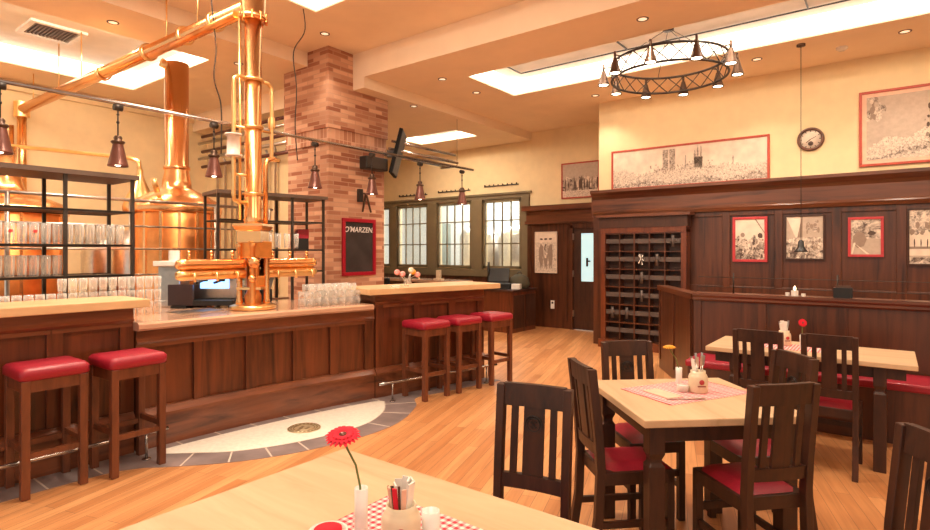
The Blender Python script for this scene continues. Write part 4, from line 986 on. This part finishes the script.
# tv, speaker, wall lamp
t = thing('flat_screen', 'dark flat screen seen edge on beside the brick pillar', 'television', (-5.83, 6.03, 2.93), math.radians(128))
m = MB().box(-.30, .30, -.025, .025, -.33, .33); o = m.build('screen_panel', plain('matt_black_case', (.008, .007, .007), .8, spec=.2), t, .006); o.rotation_euler = (math.radians(14), 0, 0)
m = MB().box(-.28, .28, -.032, -.025, -.31, .31); o = m.build('screen_glass', plain('dark_screen_glass', (.03, .03, .03), .5), t); o.rotation_euler = (math.radians(14), 0, 0)
MB().box(-.04, .04, .03, .16, -.05, .05).build('bracket', M['iron'], t)
t = thing('loudspeaker', 'small black loudspeaker mounted on the right face of the brick pillar', 'loudspeaker', (-5.96, 5.55, 2.72))
MB().box(.05, .2, -.21, .21, -.09, .09).build('cabinet', M['black'], t, .015); MB().box(.2, .205, -.19, .19, -.07, .07).build('grille', M['iron'], t); MB().box(-.04, .05, -.04, .04, -.03, .03).build('bracket', M['iron'], t)
t = thing('wall_bracket', 'dark bracket with splayed copper legs on the pillar below the speaker', 'bracket', (-6.0, 5.5, 2.2))
MB().box(0, .05, -.12, -.05, -.02, .16).build('mounting_box', M['iron'], t); MB().bar((.03, -.05, .10), (.03, .03, .10), .02, .02).bar((.03, .02, .10), (.03, -.04, -.16), .02, .02).bar((.03, .03, .10), (.03, .12, -.16), .02, .02).build('arm', M['bronze'], t)

# loose cables from the ceiling
def cable(lab, P):
    tag(MB().tube(cr3(P), .006, 6).build('hanging_cable', M['iron']), lab, 'cable')
def cr3(P, n=6):
    out = []
    for i in range(len(P)-1):
        p0, p1, p2, p3 = P[max(i-1, 0)], P[i], P[i+1], P[min(i+2, len(P)-1)]
        for k in range(n):
            t_ = k/n; out.append(tuple(.5*((2*p1[j])+(-p0[j]+p2[j])*t_+(2*p0[j]-5*p1[j]+4*p2[j]-p3[j])*t_*t_+(-p0[j]+3*p1[j]-3*p2[j]+p3[j])*t_**3) for j in range(3)))
    return out+[P[-1]]
cable('thin dark cable hanging from the ceiling left of the copper tower', [(-5.05, 2.75, 4.42), (-5.05, 2.73, 3.9), (-5.05, 2.78, 3.4), (-5.05, 2.76, 3.1), (-5.05, 2.83, 2.85), (-5.05, 2.83, 2.4)])
cable('thin dark cable hanging from the ceiling before the brick pillar', [(-5.3, 3.9, 4.42), (-5.28, 3.96, 4.0), (-5.3, 3.82, 3.7), (-5.3, 3.86, 3.3), (-5.3, 3.84, 2.9), (-5.3, 3.87, 2.5)])

# ------------------------------------------------------------------ racks and glassware
def rack(lab, x0, x1, ys, z0, zt, levels, rz=0, org=(0, 0)):
    t = thing('glass_rack', lab, 'rack', (org[0], org[1], z0), rz)
    for y in ys:
        for x in (x0, x1): MB().box(x-.012, x+.012, y-.012, y+.012, 0, zt-z0).build('post', M['iron'], t)
    MB().box(x0-.03, x1+.03, ys[0]-.02, ys[-1]+.04, zt-z0, zt-z0+.035).build('top_board', plain('grey_brown_board', (.13, .085, .065), .5), t)
    for z in levels:
        m = MB()
        m.box(x0-.015, x1+.015, ys[0], ys[-1], z-z0-.012, z-z0-.006).box(x1-.005, x1+.015, ys[0], ys[-1], z-z0-.018, z-z0).box(x0-.015, x0+.005, ys[0], ys[-1], z-z0-.018, z-z0)
        m.build('shelf', M['iron'], t)
    return t
rack('black iron rack of beer glasses standing at the left bar end', -5.42, -4.95, [.60, 1.07, 1.54, 2.01], .956, 2.06, [1.29, 1.53, 1.80])
AR = -math.radians(12)
rk = rack('black iron rack behind the tap tower beside the brick pillar', -.22, .2, [-.56, -.18, .2, .56], .956, 2.05, [1.27, 1.50, 1.80], AR, (-5.33, 3.5))
def glass_mesh(m, r=.032, h=.155):
    return m.lathe([(0, 0), (r*.8, 0), (r*.85, .004), (r, h*.6), (r*.98, h), (r*.93, h), (r*.93, h*.6), (r*.74, .014), (0, .012)], n=14)
gp = glass_mesh(MB()).build('beer_glass', M['glass']); gi = 0
def place_glass(x, y, z, lab, grp, src):
    global gi
    o = src if not src.get('used') else src.copy()
    if o is not src: C.objects.link(o)
    src['used'] = 1; o['used'] = 1
    o.location = (x, y, z); tag(o, lab, 'glass', grp); return o
def emblem(p):
    MB().box(.029, .034, -.012, .012, .08, .10).build('print', M['redframe'], p)
for row in (0, 1):
    for k in range(19):
        y = .64+k*.072
        if abs(y-1.07) < .03 or abs(y-1.54) < .03: continue
        o = place_glass(-5.0-row*.09, y, 1.531, 'straight empty beer glass on the upper shelf of the left iron rack', 'glasses on the upper rack shelf', gp)
        if row == 0 and k % 2 == 0 and y < 1.5: emblem(o)
for row in (0, 1):
    for k in range(13):
        y = .64+k*.072
        if abs(y-1.07) < .03: continue
        place_glass(-5.0-row*.09, y, 1.291, 'straight empty beer glass on the second shelf of the left iron rack', 'glasses on the second rack shelf', gp)
sp = glass_mesh(MB(), .03, .10).build('tumbler', M['glass'])
for row in (0, 1, 2):
    for k in range(0 if row < 2 else 13, 24): place_glass(-4.90-row*.0, .62+k*.068, .956+row*.107, 'short empty tumbler stacked behind the raised left bar top', 'tumblers behind the left bar end', sp)
tr = tag(MB().box(-.05, .05, -.70, .98, 0, .006).build('glass_tray', M['glass']), 'clear tray between the stacked tumblers behind the left bar end', 'tray'); tr.location = (-4.90, 1.25, 1.0562)
tr2 = None
for k in range(9):
    for j in range(2):
        y = 1.98+.0+k*.0; 
# mugs stacked at the right end of the low counter
mg_ = MB().lathe([(0, 0), (.034, 0), (.037, .004), (.039, .066), (.036, .066), (.033, .012), (0, .010)], n=14).tube([(.037, 0, .052), (.056, 0, .048), (.058, 0, .025), (.037, 0, .016)], .005, 6).build('glass_mug', M['glass'])
for lv in range(3):
    for i in range(7):
        for j in range(2):
            y = 3.33+i*.082-(.0 if lv < 2 else -.04); 
            if lv == 2 and i > 5: continue
            s_ = bx(y)-.10-j*.10
            place_glass(s_, y, .957+lv*.068, 'small clear glass mug in the stack on the lower counter before the pillar', 'stacked mugs on the lower counter', mg_)
# a few glasses on the right rack
for k in range(6): place_glass(-5.33+.2*math.cos(AR)+.0-.03+.11*(k*.12), 3.2+k*.10, 1.51, 'empty beer glass on the rack behind the tap tower', 'glasses on the rack behind the tower', gp)
t = thing('gift_box', 'red and black box on the rack behind the tap tower', 'box', (-5.21, 3.86, 1.501), AR)
MB().box(-.05, .05, -.06, .06, 0, .12).build('box_body', M['black'], t); MB().box(-.052, .052, -.062, .062, .12, .22).build('lid', M['red'], t)

# coffee machine, till etc
t = thing('coffee_machine', 'steel coffee machine with blue light under the copper tap pipes', 'coffee machine', (-5.06, 2.78, .956), math.radians(37))
MB().box(-.22, .22, -.14, .16, .02, .07).build('drip_tray', M['black'], t, .005)
MB().box(-.22, .22, .02, .16, .07, .30).build('body', M['steel'], t, .01)
MB().box(-.22, .22, -.12, .16, .30, .42).build('head', M['steel'], t, .01)
MB().box(-.15, .12, .012, .02, .17, .27).build('blue_display', M['blue'], t)
for x in (-.08, .08): MB().cyl((x, -.05, .24), .03, 0, .06, 16).tube([(x, -.06, .25), (x, -.2, .235)], .012, 8).build('group_handle', M['black'], t)
for x in (-.18, .18): MB().box(x-.02, x+.02, -.1, .1, 0, .02).build('foot', M['black'], t)
t = thing('till_screen', 'brown black till screen standing left of the coffee machine', 'till', (-5.19, 2.52, .956), math.radians(37))
MB().box(-.115, .115, -.015, .015, .02, .215).build('screen', plain('brown_black_screen', (.045, .025, .025), .3), t, .005); MB().box(-.07, .07, -.05, .06, 0, .02).build('foot', M['black'], t)
t = thing('steel_dispenser', 'tall steel dispenser cabinet with white top left of the till screen', 'dispenser', (-5.42, 2.57, .956), math.radians(37))
MB().box(-.10, .10, -.10, .10, 0, .38).build('body', M['steel'], t, .008); MB().box(-.14, .12, -.12, .12, .38, .43).build('top_plate', M['white'], t, .008); MB().cyl((0, 0, .43), .05, 0, .10, 18).build('hopper', M['white'], t)
t = thing('glass_washer', 'dark machine with open steel lid right of the tap tower', 'machine', (-5.2, 3.28, .956), math.radians(25))
MB().box(-.14, .14, -.1, .1, 0, .13).build('body', M['black'], t, .01); o = MB().box(-.14, .14, -.005, .005, 0, .16).build('lid', M['steel'], t); o.location = (0, .06, .13); o.rotation_euler = (-.5, 0, 0)
t = thing('drip_mat', 'black drip mat with blue light on the lower counter before the coffee machine', 'mat', (-4.78, 2.45, .956), .05)
MB().box(-.12, .12, -.2, .2, 0, .006).build('mat_plate', M['steel'], t)

# flowers and tap on right bar top
t = thing('flower_vase', 'small vase of pink and yellow gerberas on the right bar top', 'flowers', (-4.08, 4.35, 1.106))
MB().lathe([(0, 0), (.02, 0), (.028, .03), (.018, .07), (.02, .08), (.016, .08), (0, .01)], n=14).build('vase', M['glass'], t)
for k, (dx, dy, z, mt) in enumerate(((-.04, -.10, .15, 'petalpink'), (-.02, -.04, .13, 'petalpink'), (.02, .05, .17, 'cream'), (.0, .10, .15, 'petalyel'), (.03, .14, .12, 'petalpink'))):
    MB().tube([(0, 0, .02), (dx*.4, dy*.4, .09), (dx, dy, z)], .003, 6).build('stem', M['steel'], t)
    MB().lathe([(0, -.008), (.02, -.006), (.033, .004), (.015, .010), (0, .008)], (dx, dy, z), 12, (.6, -.7, .4)).build('flower_head', M[mt], t)
t = thing('swan_tap', 'curved steel tap behind the right bar top', 'tap', (-4.40, 4.75, 1.1055))
MB().tube(cr3([(0, 0, 0), (0, 0, .09), (0, .05, .14), (0, .11, .12), (0, .16, .05)]), .010, 8).build('spout', M['steel'], t); MB().cyl((0, 0, 0), .02, 0, .02, 12).build('base', M['steel'], t)
t = thing('glass_bowl', 'low glass ashtray on the right bar top near the mugs', 'bowl', (-4.02, 4.12, 1.106)); MB().lathe([(0, 0), (.04, 0), (.06, .025), (.055, .025), (.035, .006), (0, .006)], n=16).build('bowl', M['glass'], t)

# far furniture beneath the windows
t = thing('service_desk', 'dark wooden service desk with till at the end of the bar', 'desk', (-5.42, 8.56, 0))
MB().box(-1.1, 0, 0, .82, 0, .74).build('body', M['woodbar'], t); MB().box(-1.13, .03, -.03, .86, .74, .78).build('desktop', M['chair'], t)
for y in (.03, .44): MB().box(.0, .015, y, y+.36, .08, .68).build('door', M['chair'], t)
t = thing('cash_register', 'black cash register with upright screen on the service desk', 'cash register', (-5.9, 8.8, .78), .4)
MB().box(-.25, .25, -.18, .2, 0, .10).build('drawer_case', M['black'], t, .01); o = MB().box(-.2, .2, -.02, .02, 0, .28).build('screen', M['black'], t, .006); o.location = (0, .05, .12); o.rotation_euler = (-.4, 0, 0)
MB().tube([(-.2, .1, .1), (-.2, .1, .5)], .025, 8).build('pole_display', M['black'], t)
t = thing('printer', 'grey white receipt printer beside the cash register', 'printer', (-5.52, 8.85, .78), .3)
MB().box(-.08, .08, -.08, .08, 0, .10).build('printer_body', M['white'], t, .01)
t = thing('round_monitor_back', 'dark olive rounded bag standing on the service desk', 'bag', (-5.62, 9.12, .78)); MB().lathe([(0, 0), (.16, 0), (.2, .08), (.17, .2), (.08, .26), (0, .27)], n=18).build('bag_body', plain('olive_canvas', (.07, .06, .035), .8), t); t.name = 'canvas_bag'
MB().tube(cr3([(-.05, 0, .25), (-.03, 0, .30), (.03, 0, .30), (.05, 0, .25)]), .008, 6).build('handle', M['black'], t)
t = thing('sideboard', 'long dark sideboard under the windows behind the right bar end', 'sideboard', (-8.3, 8.6, 0))
MB().box(-.9, 1.5, 0, .5, 0, .86).build('body', M['woodbar'], t); MB().box(-.95, 1.55, -.05, .55, .86, .90).build('top_board', M['ctr2'], t)
t = thing('napkin_stack', 'small upright pale napkins on the far sideboard', 'napkins', (-7.35, 8.8, .9)); MB().box(-.1, .1, -.05, .05, 0, .03).build('tray', M['cream'], t); MB().prism([(-.05, -.03), (.05, -.03), (.04, .03), (-.02, .03)], .03, .2).build('napkin', M['cream'], t)
for i, (x, y, lab) in enumerate(((-9.3, 8.0, 'dark padded armchair under the left windows behind the pillar'), (-8.2, 7.7, 'dark padded armchair before the far sideboard'))):
    t = thing('armchair', lab, 'armchair', (x, y, 0), .4*i)
    MB().box(-.3, .3, -.28, .28, .12, .45).build('seat', M['black'], t, .03); MB().box(-.3, .3, .2, .32, .45, .95).build('backrest', M['black'], t, .03)
    for s_ in (-1, 1): MB().box(s_*.3-.05, s_*.3+.05, -.28, .28, .12, .65).build('armrest', M['black'], t, .02)
    for sx in (-1, 1):
        for sy in (-1, 1): MB().box(sx*.25-.02, sx*.25+.02, sy*.22-.02, sy*.22+.02, 0, .12).build('leg', M['chair'], t)
t = thing('power_socket', 'double white power socket low on the panelling beside the desk', 'socket', (-5.22, 9.695, .45)); MB().box(-.04, .04, -.012, 0, -.08, .08).build('plate', M['white'], t, .003); MB().cyl((0, 0, 0), .02, 0, .003).build('outlet', M['black'], t).rotation_euler = (PI/2, 0, 0)
kids(t)[-1].location = (0, -.012, .035)
for (x, y, x2, y2, lab) in (): pass

# ------------------------------------------------------------------ light
w = bpy.data.worlds.new('world'); S.world = w; w.use_nodes = True
bg = w.node_tree.nodes['Background']; bg.inputs[0].default_value = (1, .88, .74, 1); bg.inputs[1].default_value = .75  # warm ambient fill, enters where the walls behind the camera are left out
def lamp(name, kind, loc, energy, col=(1, .84, .65), size=.2, rot=None, sy=None, spot=None):
    l = bpy.data.lights.new(name, kind); l.energy = energy; l.color = col
    if kind == 'AREA':
        l.size = size
        if sy: l.shape = 'RECTANGLE'; l.size_y = sy
    else: l.shadow_soft_size = size
    if spot: l.spot_size = spot; l.spot_blend = .6
    o = bpy.data.objects.new(name, l); C.objects.link(o); o.location = loc
    if rot: o.rotation_euler = rot
    return o
# tubes in the ceiling recesses
lamp('cove_lamp', 'AREA', (-1.0, 6.22, 4.06), 95, size=7.0, sy=.10)
lamp('cove_lamp', 'AREA', (-3.7, 2.0, 4.40), 150, size=2.8, sy=.5)
lamp('cove_lamp', 'AREA', (-7.34, 1.7, 4.25), 150, size=.12, sy=4.0)
lamp('cove_lamp', 'AREA', (-7.1, 8.19, 3.84), 50, size=1.3, sy=.08)
lamp('ceiling_fill', 'AREA', (.6, 3.4, 4.2), 70, size=1.2)  # this and the next are added overhead fill, out of view, without a fixture
lamp('ceiling_fill', 'AREA', (-.5, .3, 4.2), 60, size=1.2)
for x, y, z in ((-4.95, 6.0, ZM), (-4.96, 6.82, ZM), (-2.03, 5.7, ZM), (-3.6, 8.05, ZM), (-1.32, 7.75, ZM), (.13, 7.75, ZM), (-5.67, 4.55, ZN), (-7.05, 4.2, ZL), (-6.9, 2.6, ZL), (-5.85, 6.4, ZB)):
    lamp('downlight_beam', 'SPOT', (x, y, z-.02), 42, size=.05, spot=math.radians(110))
for y, _ in ylab: lamp('pendant_beam', 'SPOT', (-4.75, y*1.0326, 2.14), 22, size=.04, spot=math.radians(120))
for k in range(10):
    a = 2*PI*k/10+.37; lamp('chandelier_beam', 'SPOT', (CX_+.735*math.cos(a), CY_+.735*math.sin(a), CZ_-.03), 14, size=.04, spot=math.radians(130))
lamp('brewhouse_lamp', 'AREA', (-7.8, 11.2, 3.55), 300, (.95, .98, 1), 4.0, sy=1.5)

# ------------------------------------------------------------------ camera
cam = bpy.data.cameras.new('camera'); co = bpy.data.objects.new('camera', cam); C.objects.link(co)
co.location = (0, 0, 1.47); co.rotation_euler = (PI/2, 0, math.radians(37.2))
cam.sensor_width = 36; cam.lens = 560/930*36; cam.shift_y = -13/930; cam.clip_start = .05
S.camera = co
for o in C.objects:
    if 'used' in o: del o['used']
vs = S.view_settings
vs.view_transform = 'Standard'; vs.look = 'None'; vs.gamma = 1; vs.exposure = 0.2; vs.use_curve_mapping = False
